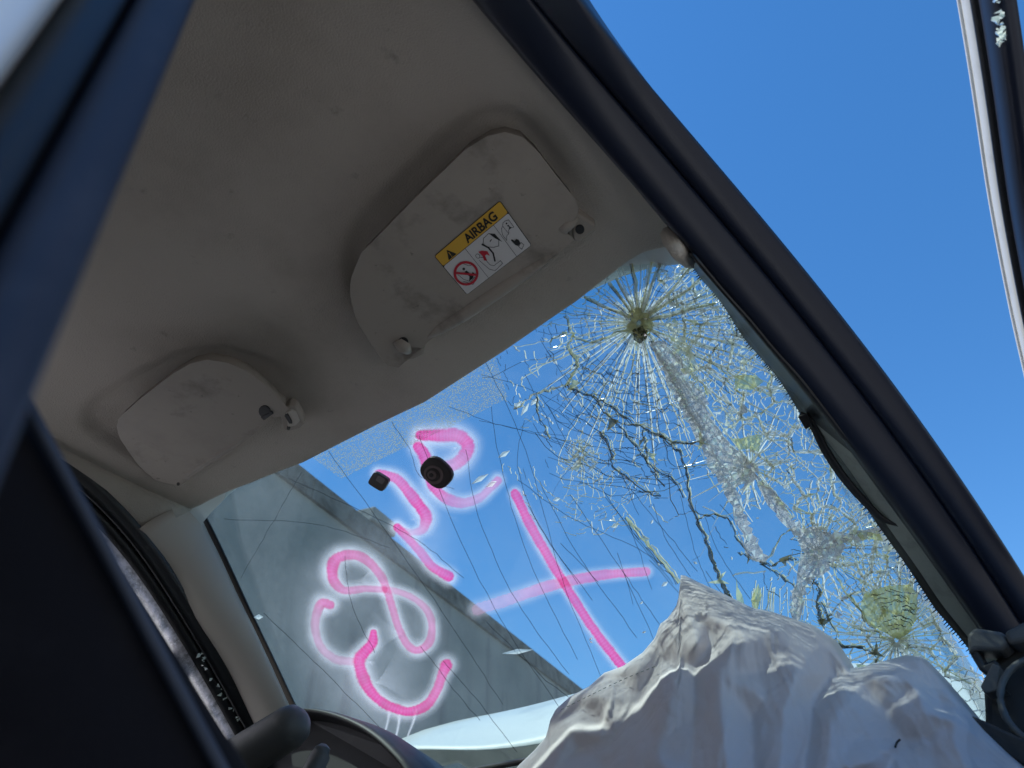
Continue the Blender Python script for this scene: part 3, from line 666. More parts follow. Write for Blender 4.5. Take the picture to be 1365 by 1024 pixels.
# ---- pink spray paint
def paint_mat():
    m = bpy.data.materials.new('pink_spray_paint'); m.use_nodes = True; nt = m.node_tree; nt.nodes.clear(); N = nt.nodes.new; L = nt.links.new
    tc = N('ShaderNodeUVMap'); sp = N('ShaderNodeSeparateXYZ'); L(tc.outputs[0], sp.inputs[0])      # u: along (cm), v: 0 centre .. 1 edge; w in attribute
    at = N('ShaderNodeAttribute'); at.attribute_name = 'fade'
    at2 = N('ShaderNodeAttribute'); at2.attribute_name = 'halo'; at3 = N('ShaderNodeAttribute'); at3.attribute_name = 'edge'
    tco = N('ShaderNodeTexCoord')
    n = N('ShaderNodeTexNoise'); n.inputs['Scale'].default_value = 260; n.inputs['Detail'].default_value = 6; n.inputs['Roughness'].default_value = .75; L(tco.outputs['Object'], n.inputs['Vector'])
    nb = N('ShaderNodeTexNoise'); nb.inputs['Scale'].default_value = 26; nb.inputs['Detail'].default_value = 3; L(tco.outputs['Object'], nb.inputs['Vector'])
    w = N('ShaderNodeTexWave'); w.inputs['Scale'].default_value = 1.0; w.inputs['Distortion'].default_value = 5; w.inputs['Detail'].default_value = 3
    cb = N('ShaderNodeCombineXYZ'); mu = N('ShaderNodeMath'); mu.operation = 'MULTIPLY'; mu.inputs[1].default_value = .62; L(sp.outputs[0], mu.inputs[0]); L(mu.outputs[0], cb.inputs[0]); L(sp.outputs[1], cb.inputs[1]); L(cb.outputs[0], w.inputs['Vector'])
    # v perturbed
    ad = N('ShaderNodeMath'); ad.operation = 'MULTIPLY_ADD'; ad.inputs[1].default_value = .34; L(n.outputs['Fac'], ad.inputs[0]); L(sp.outputs[1], ad.inputs[2])
    vv_ = N('ShaderNodeMath'); vv_.operation = 'SUBTRACT'; vv_.inputs[1].default_value = .17; L(ad.outputs[0], vv_.inputs[0])
    ad2 = N('ShaderNodeMath'); ad2.operation = 'MULTIPLY_ADD'; ad2.inputs[1].default_value = .30; L(nb.outputs['Fac'], ad2.inputs[0]); L(vv_.outputs[0], ad2.inputs[2]); vv2 = N('ShaderNodeMath'); vv2.operation = 'SUBTRACT'; vv2.inputs[1].default_value = .15; L(ad2.outputs[0], vv2.inputs[0])
    core = N('ShaderNodeMapRange'); core.interpolation_type = 'SMOOTHSTEP'; core.inputs['From Min'].default_value = .50; core.inputs['From Max'].default_value = .30; L(vv2.outputs[0], core.inputs[0])
    fdm = N('ShaderNodeMath'); fdm.operation = 'MULTIPLY_ADD'; fdm.inputs[1].default_value = .62; fdm.inputs[2].default_value = .38; L(at.outputs['Fac'], fdm.inputs[0])
    coref = N('ShaderNodeMath'); coref.operation = 'MULTIPLY'; L(core.outputs[0], coref.inputs[0]); L(fdm.outputs[0], coref.inputs[1])
    hal = N('ShaderNodeMapRange'); hal.interpolation_type = 'SMOOTHERSTEP'; hal.inputs['From Min'].default_value = 1.0; hal.inputs['From Max'].default_value = .0; hal.inputs['To Max'].default_value = 1.0; hp = N('ShaderNodeMath'); hp.operation = 'POWER'; hp.inputs[1].default_value = .72; L(at3.outputs['Fac'], hp.inputs[0]); L(hp.outputs[0], hal.inputs[0])
    hl = N('ShaderNodeMath'); hl.operation = 'MULTIPLY'; L(hal.outputs[0], hl.inputs[0]); L(at2.outputs['Fac'], hl.inputs[1])
    al = N('ShaderNodeMath'); al.operation = 'MAXIMUM'; L(coref.outputs[0], al.inputs[0]); L(hl.outputs[0], al.inputs[1])
    uv_ = N('ShaderNodeMapRange'); uv_.inputs['From Min'].default_value = .3; uv_.inputs['From Max'].default_value = .6; uv_.inputs['To Min'].default_value = .72; uv_.inputs['To Max'].default_value = .97; L(nb.outputs['Fac'], uv_.inputs[0])
    al2 = N('ShaderNodeMath'); al2.operation = 'MULTIPLY'; L(uv_.outputs[0], al2.inputs[1]); L(al.outputs[0], al2.inputs[0])
    # pigment: light pink where thin, hot where thick (rim of the bead and ripples)
    th = N('ShaderNodeMath'); th.operation = 'MULTIPLY'; L(w.outputs['Fac'], th.inputs[0]); L(nb.outputs['Fac'], th.inputs[1])
    rim = N('ShaderNodeMapRange'); rim.inputs['From Min'].default_value = .05; rim.inputs['From Max'].default_value = .36; rim.inputs['To Min'].default_value = .35; rim.inputs['To Max'].default_value = 1.; L(sp.outputs[1], rim.inputs[0])
    tw = N('ShaderNodeMath'); tw.operation = 'MULTIPLY_ADD'; tw.inputs[1].default_value = -.6; L(th.outputs[0], tw.inputs[0]); L(rim.outputs[0], tw.inputs[2]); tw.use_clamp = True
    tf = N('ShaderNodeMath'); tf.operation = 'MULTIPLY'; tf.use_clamp = True; L(tw.outputs[0], tf.inputs[0]); L(fdm.outputs[0], tf.inputs[1])
    c1 = N('ShaderNodeMixRGB'); c1.inputs[1].default_value = (.96, .17, .47, 1); c1.inputs[2].default_value = (.92, .022, .26, 1); L(tf.outputs[0], c1.inputs[0])
    c2 = N('ShaderNodeMixRGB'); c2.inputs[1].default_value = (.99, .89, .94, 1); L(coref.outputs[0], c2.inputs[0]); L(c1.outputs[0], c2.inputs[2])
    d = N('ShaderNodeBsdfDiffuse'); t = N('ShaderNodeBsdfTranslucent'); L(c2.outputs[0], d.inputs[0]); L(c2.outputs[0], t.inputs[0])
    x = N('ShaderNodeMixShader'); x.inputs[0].default_value = .93; L(d.outputs[0], x.inputs[1]); L(t.outputs[0], x.inputs[2])
    tr = N('ShaderNodeBsdfTransparent'); x2 = N('ShaderNodeMixShader'); L(al2.outputs[0], x2.inputs[0]); L(tr.outputs[0], x2.inputs[1]); L(x.outputs[0], x2.inputs[2])
    o = N('ShaderNodeOutputMaterial'); L(x2.outputs[0], o.inputs[0]); return m
m_paint = paint_mat()
def stroke(name, pts, core, label=None, fade=None, halo=1.0, hscale=3.0, base=.006):
    """pts px centre line; core: core half-width px (number or list per point); mesh half width = core*hscale"""
    n0 = len(pts); P = catmull(pts, 9); n = len(P)
    cw = core if hasattr(core, '__len__') else [core] * n0
    fd = fade if fade else [1] * n0
    tt = np.linspace(0, n0 - 1, n); cw = np.interp(tt, range(n0), cw); fd = np.interp(tt, range(n0), fd)
    # rounded ends: extend
    hd = P[0] - P[1]; hd /= np.linalg.norm(hd); tl_ = P[-1] - P[-2]; tl_ /= np.linalg.norm(tl_)
    V, UV, FA, HA, ED = [], [], [], [], []
    S = [0]
    for i in range(1, n): S.append(S[-1] + np.linalg.norm(P[i] - P[i - 1]))
    rows = []
    for e in (1.0, .85, .7, .55, .4, .25, .12): rows.append((P[0] + hd * cw[0] * hscale * e, hd, cw[0], e, -e, fd[0], -cw[0] * hscale * e))
    for i in range(n):
        t = P[min(i + 1, n - 1)] - P[max(i - 1, 0)]; t /= np.linalg.norm(t); rows.append((P[i], t if i else -hd, cw[i], 0, 0, fd[i], S[i]))
    for e in (.12, .25, .4, .55, .7, .85, 1.0): rows.append((P[-1] + tl_ * cw[-1] * hscale * e, tl_, cw[-1], e, e, fd[-1], S[-1] + cw[-1] * hscale * e))
    K = 15
    for r_i, (p_, t, c, e, _, f, s) in enumerate(rows):
        if r_i < 7: t = -t
        nn = np.array([-t[1], t[0]])
        for k in range(K):
            v = -1 + 2 * k / (K - 1); V.append(ws(*(p_ + nn * v * c * hscale), base + .0000022 * max(s, 0)))
            hv = math.hypot(v, e); UV.append((s * .12, hv * hscale / 2.35)); ED.append(min(1.0, hv)); FA.append(f); HA.append(halo * (.55 + .45 * f) if halo > 0 else -halo * .07)
    o = mk(name, V, grid_faces(K, len(rows)), m_paint, wsh, True, label)
    u = o.data.uv_layers.new(name='UVMap')
    for l in o.data.loops: u.data[l.index].uv = UV[l.vertex_index]
    a = o.data.attributes.new('edge', 'FLOAT', 'POINT'); a.data.foreach_set('value', ED)
    a = o.data.attributes.new('fade', 'FLOAT', 'POINT'); a.data.foreach_set('value', FA)
    a = o.data.attributes.new('halo', 'FLOAT', 'POINT'); a.data.foreach_set('value', HA)
    return o
def z5(L): return [(380 + x / 2.326, 540 + y / 2.326) for x, y in L]
stroke('painted_loop', z5([(412, 97), (470, 98), (525, 98), (556, 122), (555, 152), (525, 185), (480, 200)]), [8, 9.5, 10, 10, 9.5, 9.5, 8], 'pink spray painted closed loop of the digit by the mirror base', [1, .9, .75, .9, .8, .6, .5], base=.0062)
stroke('painted_hook', z5([(405, 132), (425, 160), (437, 205), (455, 258), (495, 295), (545, 308), (595, 292), (630, 262), (652, 238)]), [8, 8.5, 8, 8, 7.5, 7, 6.5, 6, 6], 'pink spray painted tail of the digit under the mirror base', [1, 1, .9, .95, .75, .5, .35, .4, .6], base=.0066)
stroke('painted_curl', z5([(282, 216), (335, 232), (375, 275), (412, 322), (430, 355), (418, 390), (385, 400), (352, 390)]), [6, 7.5, 8, 8.5, 9, 7, 5, 4], 'pink spray painted curl below the small sensor', [.9, .8, .9, 1, .9, .5, .2, .3], base=.0070)
stroke('painted_bar', z5([(340, 383), (375, 418), (415, 465), (450, 508), (500, 538)]), [6, 6, 6.2, 6.5, 7.5], 'short slanting pink spray painted bar', [1, .75, .7, .85, 1], base=.0074)
stroke('painted_eight', z5([(300, 578), (240, 575), (175, 580), (143, 548), (138, 510), (158, 478), (205, 470), (252, 492), (288, 535), (308, 582), (325, 635), (342, 690), (368, 745), (402, 768), (438, 745), (448, 700), (436, 650), (400, 612), (350, 588), (300, 578)]),
       [5, 5, 6, 7.5, 8.5, 8, 7, 6.5, 6, 5.5, 5.5, 5.5, 5.5, 6, 6, 5.5, 5.5, 5, 5, 5], 'pink spray painted figure eight', [.5, .45, .6, .8, .9, .8, .7, .65, .6, .7, .6, .55, .6, .7, .6, .5, .4, .35, .35, .45], base=.0078, hscale=3.4)
stroke('painted_arc', z5([(132, 625), (105, 622), (88, 665), (88, 715), (108, 762), (150, 795), (200, 803)]), [6.5, 7, 6, 6, 6, 6, 6], 'faint pink spray painted half circle beside the figure eight', [.8, .7, .35, .25, .2, .18, .2], base=.0082, hscale=3.5)
stroke('painted_sweep', z5([(266, 712), (262, 745), (238, 775), (222, 800), (234, 850), (262, 900), (308, 938), (370, 958), (425, 942), (460, 900), (480, 845), (492, 815)]), [5, 8, 8.5, 9.5, 9, 8, 7, 7, 7, 7, 7, 8.5], 'heavy hot pink spray painted U shaped sweep', [1, 1, 1, .95, .95, 1, 1, 1, .95, .8, .8, 1], base=.0086)
stroke('painted_cross_bar', [(683, 661), (699, 695), (724, 740), (754, 790), (788, 843), (826, 893)], [6.5, 7, 7, 6.5, 6.5, 7], 'long hot pink spray painted stroke of the cross', [1, .9, .9, .95, .95, 1], base=.0090, hscale=2.5)
stroke('painted_cross_bar', [(632, 816), (680, 801), (735, 783), (795, 771), (858, 766)], [8.5, 8.5, 8, 7, 6.5], 'fading pink spray painted short stroke of the cross', [.10, .28, .65, .8, .75], halo=.8, base=.0094, hscale=2.5)
for nm_, pts_, w_ in (('overspray_mist', z5([(250, 480), (190, 560), (300, 640), (380, 720), (300, 800), (250, 880), (360, 930)]), 20), ('overspray_mist', z5([(460, 120), (500, 220), (420, 320), (420, 440)]), 16), ('overspray_mist', z5([(110, 560), (90, 700), (150, 860), (280, 980)]), 18)):
    stroke(nm_, pts_, w_, None, [-.6] * len(pts_), halo=-2.2, hscale=4.2, base=.0100 + w_ * .00002)
# runs of thin white overspray under the big sweep
for a, b in (((516, 952), (508, 985)), ((530, 955), (522, 996)), ((552, 952), (540, 985))):
    stroke('paint_run', [a, ((a[0] + b[0]) / 2 + .6, (a[1] + b[1]) / 2), b], [2.2, 1.6, 1.2], None, [-.6] * 3, halo=-9, hscale=2.2, base=.0104)

# ------------------------------------------------------------------ cracks
class Web:
    def __init__(s, k=1.0): s.V = []; s.F = []; s.k = k
    def seg(s, a, b, w0, w1, off=-.0012, th=.0012):
        a = np.array(a, float); b = np.array(b, float); t = b - a; L_ = np.linalg.norm(t)
        if L_ < .3: return
        t /= L_; nn = np.array([-t[1], t[0]]); k = len(s.V)
        o = off - rnd.random() * .0006; w0 *= s.k; w1 *= s.k
        for q, w in ((a, w0), (b, w1)):
            l = ws(*(q - nn * w / 2), o); r = ws(*(q + nn * w / 2), o); m_ = (l + r) / 2 - ws_n(q[0] * 0 + l[0], l[2]) * th
            s.V += [l, m_, r]
        s.F += [(k, k + 1, k + 4, k + 3), (k + 1, k + 2, k + 5, k + 4)]
    def poly(s, pts, w0, w1, off=-.0012):
        n = len(pts)
        for i in range(n - 1):
            u, v = i / (n - 1), (i + 1) / (n - 1)
            s.seg(pts[i], pts[i + 1], w0 + (w1 - w0) * u, w0 + (w1 - w0) * v, off)
    def build(s, name, m, label=None):
        if s.V: return mk(name, s.V, s.F, m, wsh, False, label, 'stuff')
W_w, W_l, W_o, W_d, W_h = Web(1.75), Web(1.4), Web(1.1), Web(.8), Web(.9)
GLASS = [(262, 672), (400, 619), (563, 536), (669, 470), (760, 400), (830, 352), (880, 330)] + RB + [(1345, 945), (1300, 1000), (700, 1010), (420, 1000), (392, 945)]
def wob(a, b, n, amp):
    a = np.array(a, float); b = np.array(b, float); t = b - a; L_ = np.linalg.norm(t); nn = np.array([-t[1], t[0]]) / (L_ + 1e-9); o = []; y = 0
    for i in range(n + 1):
        o.append(a + t * i / n + nn * y); y += rnd.gauss(0, amp); y *= .85
    o[-1] = b * .5 + o[-1] * .5; return o
def clipin(pts, poly=GLASS):
    ok = inside(poly, np.array(pts)); out_ = []
    for p_, k in zip(pts, ok):
        if not k: break
        out_.append(p_)
    return out_
def pick(ws_): 
    r = rnd.random() * sum(w for _, w in ws_)
    for o, w in ws_:
        r -= w
        if r <= 0: return o
    return ws_[-1][0]
def star(c, nr, lens, rings, mix, ringmix, wr=(2.0, .8), wring=(1.1, .9), rp=.75, jit=.1, amp=.8):
    c = np.array(c, float); rays = []
    for i in range(nr):
        a = 2 * math.pi * (i + rnd.uniform(-.3, .3)) / nr; L_ = lens(a) * rnd.uniform(.6, 1.15)
        P = wob(c + 3 * np.array([math.cos(a), math.sin(a)]), c + L_ * np.array([math.cos(a), math.sin(a)]), 7, amp)
        P = clipin(P); rays.append((a, L_))
        if len(P) > 1: pick(mix).poly(P, wr[0] * rnd.uniform(.6, 1.3), wr[1] * rnd.uniform(.5, 1.2))
    rays.sort()
    for r in rings:
        for i in range(len(rays)):
            a, la = rays[i]; b, lb = rays[(i + 1) % len(rays)]
            if b < a: b += 2 * math.pi
            if r > min(la, lb) * 1.15 or rnd.random() > rp: continue
            r1 = r * (1 + rnd.uniform(-jit, jit)); r2 = r * (1 + rnd.uniform(-jit, jit))
            P = [c + r1 * np.array([math.cos(a), math.sin(a)]), c + (r1 + r2) / 2 * .97 * np.array([math.cos((a + b) / 2), math.sin((a + b) / 2)]), c + r2 * np.array([math.cos(b), math.sin(b)])]
            if inside(GLASS, np.array(P)).all(): pick(ringmix).poly(P, wring[0] * rnd.uniform(.6, 1.5), wring[1] * rnd.uniform(.6, 1.5))
# main impact by the upper corner
star((852, 430), 64, lambda a: 110 + 75 * max(0, math.sin(a)) + 40 * max(0, math.cos(a)), [14, 20, 27, 35, 43, 52, 62, 72, 83, 94, 106, 118, 131, 145], [(W_w, 7), (W_l, 6), (W_h, 2)], [(W_l, 6), (W_w, 4), (W_d, 1), (W_h, 3)], wr=(1.9, .9), wring=(1.2, 1.0), rp=.7, jit=.07)
star((852, 430), 30, lambda a: 46, [18, 30], [(W_w, 6), (W_o, 3)], [(W_w, 3), (W_o, 2)], wr=(3.0, 1.2), rp=.5)
for i in range(9):      # thick bright rays towards the header
    a = math.radians(-150 + i * 17 + rnd.uniform(-5, 5)); P = clipin(wob((852 + 14 * math.cos(a), 430 + 14 * math.sin(a)), (852 + 120 * math.cos(a), 430 + 120 * math.sin(a)), 8, 1.2)); [(W_w if q_ else W_o).poly([p_ + np.array([rnd.gauss(0, .9), rnd.gauss(0, .9)]) for p_ in P], 2.6, 1.6) for q_ in (0, 1, 1)] if len(P) > 1 else None
for i in range(30):     # concentric dark arcs below it
    r = 70 + i * 5.6 + rnd.uniform(-3, 3); a0 = math.radians(rnd.uniform(55, 110)); a1 = a0 + math.radians(rnd.uniform(18, 55))
    P = [np.array([852, 430]) + r * (1 + .02 * math.sin(k * 1.7 + i)) * np.array([math.cos(a0 + (a1 - a0) * k / 7), math.sin(a0 + (a1 - a0) * k / 7)]) for k in range(8)]
    P = clipin(P); (W_h if i % 3 else W_d).poly(P, 1.3, .8) if len(P) > 1 else None
# chalky impact in the middle and one low on the right
star((775, 605), 26, lambda a: 26 + 40 * max(0, math.sin(a)), [6, 11, 17, 24, 32, 42], [(W_l, 7), (W_w, 1), (W_h, 2)], [(W_l, 6), (W_w, 1)], wr=(1.3, .4), wring=(.9, .7), rp=.55, amp=2.4)
star((1195, 852), 44, lambda a: 95 + 25 * math.sin(a * 3), [9, 17, 27, 38, 50, 64, 80, 96], [(W_w, 6), (W_l, 4), (W_o, 2)], [(W_w, 3), (W_l, 3), (W_o, 1)], wr=(2.0, 1.0), rp=.6)
star((1088, 735), 24, lambda a: 70 + 30 * math.cos(a), [18, 34, 52, 70], [(W_w, 5), (W_l, 4), (W_d, 2)], [(W_w, 3), (W_l, 3), (W_o, 2)], wr=(2.2, 1.0), rp=.45, amp=1.5)
star((1000, 620), 24, lambda a: 85, [20, 38, 58, 78], [(W_w, 5), (W_l, 4), (W_o, 2)], [(W_w, 3), (W_l, 3), (W_o, 2)], wr=(2.2, 1.0), rp=.45, amp=1.5)

def arcs(c, r0, r1, dr, a_lo, a_hi, prob, mixes, w):
    c = np.array(c, float); r = r0
    while r < r1:
        a = a_lo
        while a < a_hi:
            da = rnd.uniform(6, 16) * 60 / max(r, 40)
            if rnd.random() < prob:
                ra, rb = r * rnd.uniform(.975, 1.025), r * rnd.uniform(.975, 1.025)
                P = [c + (ra + (rb - ra) * k / 4 + rnd.gauss(0, .8)) * np.array([math.cos(math.radians(a + da * k / 4)), math.sin(math.radians(a + da * k / 4))]) for k in range(5)]
                P = clipin(P)
                if len(P) > 1: pick(mixes).poly(P, w * rnd.uniform(.6, 1.5), w * rnd.uniform(.6, 1.5))
            a += da
        r += dr * rnd.uniform(.7, 1.3)
def radials(c, n, r0, r1lo, r1hi, a_lo, a_hi, mixes, w):
    c = np.array(c, float)
    for i in range(n):
        a = math.radians(a_lo + (a_hi - a_lo) * (i + rnd.uniform(-.4, .4)) / n); L_ = rnd.uniform(r1lo, r1hi); dv = np.array([math.cos(a), math.sin(a)])
        P = clipin(wob(c + dv * r0 * rnd.uniform(.6, 1.5), c + dv * L_, 14, 2.0))
        if len(P) > 2: pick(mixes).poly(P, w * rnd.uniform(.7, 1.6), w * rnd.uniform(.5, 1.2))
WH = [(W_w, 7), (W_l, 5), (W_o, .5), (W_h, .5)]
arcs((852, 430), 60, 300, 9, -40, 62, .55, WH, 1.0)
arcs((852, 430), 50, 210, 9, 62, 190, .45, [(W_l, 4), (W_w, 2), (W_h, 5), (W_d, 1)], .9)
radials((852, 430), 46, 70, 150, 330, -35, 70, WH, 1.3)
radials((852, 430), 30, 60, 110, 230, 70, 200, [(W_l, 4), (W_w, 2), (W_h, 4)], 1.0)
arcs((1195, 852), 40, 180, 9, -175, -25, .5, WH, 1.0)
radials((1195, 852), 36, 40, 90, 210, -175, -20, WH, 1.2)
arcs((1088, 735), 30, 120, 10, -120, 30, .5, WH, .9)
radials((1088, 735), 26, 20, 60, 150, -130, 40, WH, 1.2)
arcs((775, 605), 12, 110, 7, 20, 170, .4, [(W_l, 6), (W_w, 2), (W_h, 1)], .7)
def vein(a, b, w):
    if rnd.random() < .12: return
    dirn = (b - a) / (np.linalg.norm(b - a) + 1e-9); nn = np.array([-dirn[1], dirn[0]])
    for _ in range(1 + int(w / 3)):
        o = rnd.uniform(-.5, .5) * w; P = wob(a + nn * o, b + nn * o * rnd.uniform(.2, 1.2), 5, .9); m_ = pick([(W_w, 8), (W_l, 3), (W_o, .7), (W_d, .2)])
        for i in range(5):
            if rnd.random() < .85: m_.seg(P[i], P[i + 1], rnd.uniform(.7, 3.2), rnd.uniform(.7, 3.2))
def voronoi(poly, spacing, jit, stretch=(1, 0, 1)):
    P = np.array(poly); lo, hi = P.min(0), P.max(0); pts = []
    y = lo[1] - spacing * 2; row = 0
    while y < hi[1] + spacing * 2:
        x = lo[0] - spacing * 2 + (row % 2) * spacing / 2
        while x < hi[0] + spacing * 2:
            pts.append((x + rnd.uniform(-jit, jit) * spacing, y + rnd.uniform(-jit, jit) * spacing)); x += spacing
        y += spacing * .88; row += 1
    r = geometry.delaunay_2d_cdt([Vector(p_) for p_ in pts], [], [], 0, 1e-6); vs, fs = r[0], r[2]
    cen, em = [], {}
    for fi, f in enumerate(fs):
        a, b, c = [np.array(vs[i][:]) for i in f[:3]]
        D = 2 * (a[0] * (b[1] - c[1]) + b[0] * (c[1] - a[1]) + c[0] * (a[1] - b[1]))
        if abs(D) < 1e-6: cen.append((a + b + c) / 3); 
        else: cen.append(np.array([((a @ a) * (b[1] - c[1]) + (b @ b) * (c[1] - a[1]) + (c @ c) * (a[1] - b[1])) / D, ((a @ a) * (c[0] - b[0]) + (b @ b) * (a[0] - c[0]) + (c @ c) * (b[0] - a[0])) / D]))
        for i in range(3):
            e = tuple(sorted((f[i], f[(i + 1) % 3]))); em.setdefault(e, []).append(fi)
    E_ = []
    for e, ff in em.items():
        if len(ff) == 2:
            a, b = cen[ff[0]], cen[ff[1]]
            if np.linalg.norm(a - b) < spacing * 1.6: E_.append((a, b))
    if not E_: return []
    A = np.array([a for a, b in E_]); B = np.array([b for a, b in E_]); ok = inside(poly, A) & inside(poly, B)
    return [(A[i], B[i]) for i in range(len(A)) if ok[i]]
SH = [(880, 342)] + RB + [(1330, 940), (1262, 905), (1220, 868), (1140, 880), (1115, 840), (1110, 740), (1060, 690), (1010, 625), (960, 560), (915, 490), (880, 445), (872, 400)]
for sp_v in (33,):
    for a, b in voronoi(SH, sp_v, 1.1): vein(a, b, rnd.choice([2, 3, 4, 6, 9]))
for a, b in voronoi(SH, 14, 1.2):
    w = pick([(W_w, 3), (W_l, 4), (None, 4), (W_h, .6), (W_o, .6)])
    if w: w.poly(wob(a, b, 2, 1.0), rnd.uniform(.6, 1.5), rnd.uniform(.5, 1.4))
LOWR = [(1120, 872), (1200, 850), (1262, 880), (1310, 900), (1335, 960), (1300, 985), (1240, 900), (1150, 905)]
for a, b in voronoi(LOWR, 15, .4): pick([(W_w, 4), (W_l, 3), (W_h, 3)]).poly(wob(a, b, 3, .6), 1.4, 1.0)
for a, b in voronoi([(745, 580), (775, 570), (805, 590), (840, 650), (845, 700), (800, 720), (760, 690), (740, 630)], 11, 1.2):
    w = pick([(W_l, 5), (W_w, 1), (None, 6)])
    if w: w.poly(wob(a, b, 2, .8), .9, .7)
LOWL = [(745, 420), (800, 470), (870, 520), (930, 570), (985, 650), (1020, 750), (1060, 760), (1060, 830), (990, 800), (930, 760), (880, 690), (800, 590), (760, 520)]
for a, b in voronoi(LOWL, 44, 1.0):
    w = pick([(W_d, 4), (W_h, 5), (None, 5), (W_l, 2)])
    if w: w.poly(wob(a, b, 5, 1.6), rnd.uniform(.8, 2.4), rnd.uniform(.6, 1.6))
for a, b in voronoi([(780, 470), (860, 500), (930, 560), (960, 640), (900, 640), (830, 570), (770, 520)], 19, .45):
    w = pick([(W_h, 4), (W_d, 1), (W_l, 2), (None, 5)])
    if w: w.poly(wob(a, b, 2, .8), 1.1, .8)
# the big dark fracture branches
for pts, w0, w1, mm in [
    ([(752, 420), (762, 445), (757, 462), (768, 480), (764, 498), (754, 514)], 2.5, 3.5, W_o), ([(754, 514), (772, 522), (790, 527), (812, 540), (835, 556), (858, 572), (884, 582), (905, 600)], 3.5, 4, W_d),
    ([(905, 600), (915, 630), (918, 660), (930, 690), (942, 720), (952, 750), (966, 780), (976, 800)], 3, 10, W_d), ([(792, 528), (806, 548), (828, 570), (852, 600), (868, 622), (884, 646)], 2.5, 3, W_d),
    ([(800, 575), (812, 598), (818, 620), (838, 636), (860, 655), (880, 660)], 6, 3, W_d), ([(754, 514), (735, 518), (715, 525), (700, 537), (688, 545)], 2.2, 1, W_w), ([(715, 525), (716, 545), (724, 565), (735, 585)], 1.4, 1, W_d),
    ([(856, 572), (862, 600), (866, 620), (900, 640), (912, 660)], 3, 2, W_d), ([(1012, 748), (1030, 752), (1048, 744), (1062, 745)], 5, 6, W_d), ([(985, 735), (1000, 742), (1012, 748), (1030, 760), (1048, 772), (1062, 785)], 2.5, 2.5, W_d),
    ([(1080, 770), (1092, 785), (1090, 805), (1094, 830)], 5, 7, W_d), ([(1094, 830), (1110, 815), (1122, 800), (1140, 790)], 2.5, 2, W_d), ([(1108, 750), (1122, 780), (1142, 805), (1160, 830), (1180, 848)], 2.5, 3.5, W_o),
    ([(1094, 800), (1112, 840), (1120, 858), (1150, 862), (1166, 870), (1170, 890)], 3, 3, W_d), ([(1098, 850), (1120, 860), (1150, 862)], 4, 5, W_d), ([(868, 455), (885, 485), (900, 512), (915, 540), (940, 575)], 2.4, 2, W_d), ([(835, 690), (855, 715), (880, 745), (905, 775)], 5, 3, W_o),
    ([(930, 690), (950, 685), (972, 690), (985, 720), (1000, 742)], 2, 3, W_d), ([(880, 580), (905, 590), (935, 588), (940, 584)], 2.5, 4, W_d), ([(1022, 745), (1048, 710), (1062, 700)], 2, 2, W_o),
    ([(1058, 690), (1030, 655), (1012, 640)], 4, 3, W_o), ([(735, 455), (755, 445), (790, 455), (820, 445), (845, 437)], 1.6, 2.6, W_o)]:
    P = catmull([(x + rnd.uniform(-1, 1), y + rnd.uniform(-1, 1)) for x, y in pts], 5)
    P = [p_ + np.array([rnd.gauss(0, 1.1), rnd.gauss(0, 1.1)]) for p_ in P]; n_ = len(P)
    wv_ = [max(.5, (w0 + (w1 - w0) * i / n_) * rnd.uniform(.25, 1.25)) for i in range(n_)]
    for i in range(n_ - 1): mm.seg(P[i], P[i + 1], wv_[i], wv_[i + 1], -.0026)
    for Wx, sh in ((W_o, .6), (W_l, .9), (W_d, -.7)):      # pale and olive edges of the same fracture
        Q = [p_ + np.array([rnd.gauss(0, .8), rnd.gauss(0, .8)]) + sh * np.array([w0 * .8, -w0 * .5]) for p_ in P]
        for i in range(n_ - 1):
            if rnd.random() < .6: Wx.seg(Q[i], Q[i + 1], rnd.uniform(.6, 1.8), rnd.uniform(.6, 1.8), -.0018)
# long hair cracks running over the left of the glass
hair = [((640, 470), (700, 600), (748, 770), (800, 900)), ((655, 540), (668, 620), (705, 740), (770, 880)), ((560, 580), (600, 690), (668, 830), (775, 985)), ((520, 560), (545, 600), (560, 635), (606, 652)), ((600, 540), (660, 565), (760, 590), (870, 610)), ((640, 500), (720, 525), (800, 575)),
        ((436, 600), (510, 700), (600, 830), (672, 940)), ((402, 628), (360, 700), (320, 770)), ((300, 690), (420, 700), (520, 730)), ((384, 640), (480, 680), (560, 720), (620, 770)), ((350, 815), (430, 890), (520, 985)), ((460, 740), (470, 810), (500, 870)), ((590, 880), (640, 940), (690, 1000)), ((560, 860), (600, 910), (640, 960)),
        ((650, 830), (720, 900), (772, 940)), ((690, 640), (760, 690), (850, 730), (905, 770)), ((720, 640), (770, 740), (850, 850)), ((760, 660), (830, 760), (880, 830)), ((700, 560), (690, 620), (720, 700), (790, 800)), ((620, 600), (640, 690), (690, 800), (760, 900)), ((800, 650), (850, 720), (900, 780)), ((830, 640), (880, 700), (930, 760)),
        ((640, 560), (700, 575), (760, 580)), ((870, 670), (890, 720), (920, 770)), ((940, 690), (960, 740), (1000, 800)), ((905, 660), (930, 740), (950, 790)), ((700, 500), (730, 560), (750, 600)), ((720, 450), (770, 530), (800, 570))]
for h in hair:
    P = catmull([(x + rnd.uniform(-2, 2), y + rnd.uniform(-2, 2)) for x, y in h], 8); W_h.poly([p_ + np.array([rnd.gauss(0, .5), rnd.gauss(0, .5)]) for p_ in P], 1.0, .7)
for _ in range(12):     # short hair lines fanning below the break
    a = np.array([rnd.uniform(700, 960), rnd.uniform(560, 830)]); an = math.radians(rnd.uniform(45, 75)); L_ = rnd.uniform(40, 130)
    P = clipin(wob(a, a + L_ * np.array([math.cos(an), math.sin(an)]), 6, .8)); W_h.poly(P, 1.0, .6) if len(P) > 1 else None
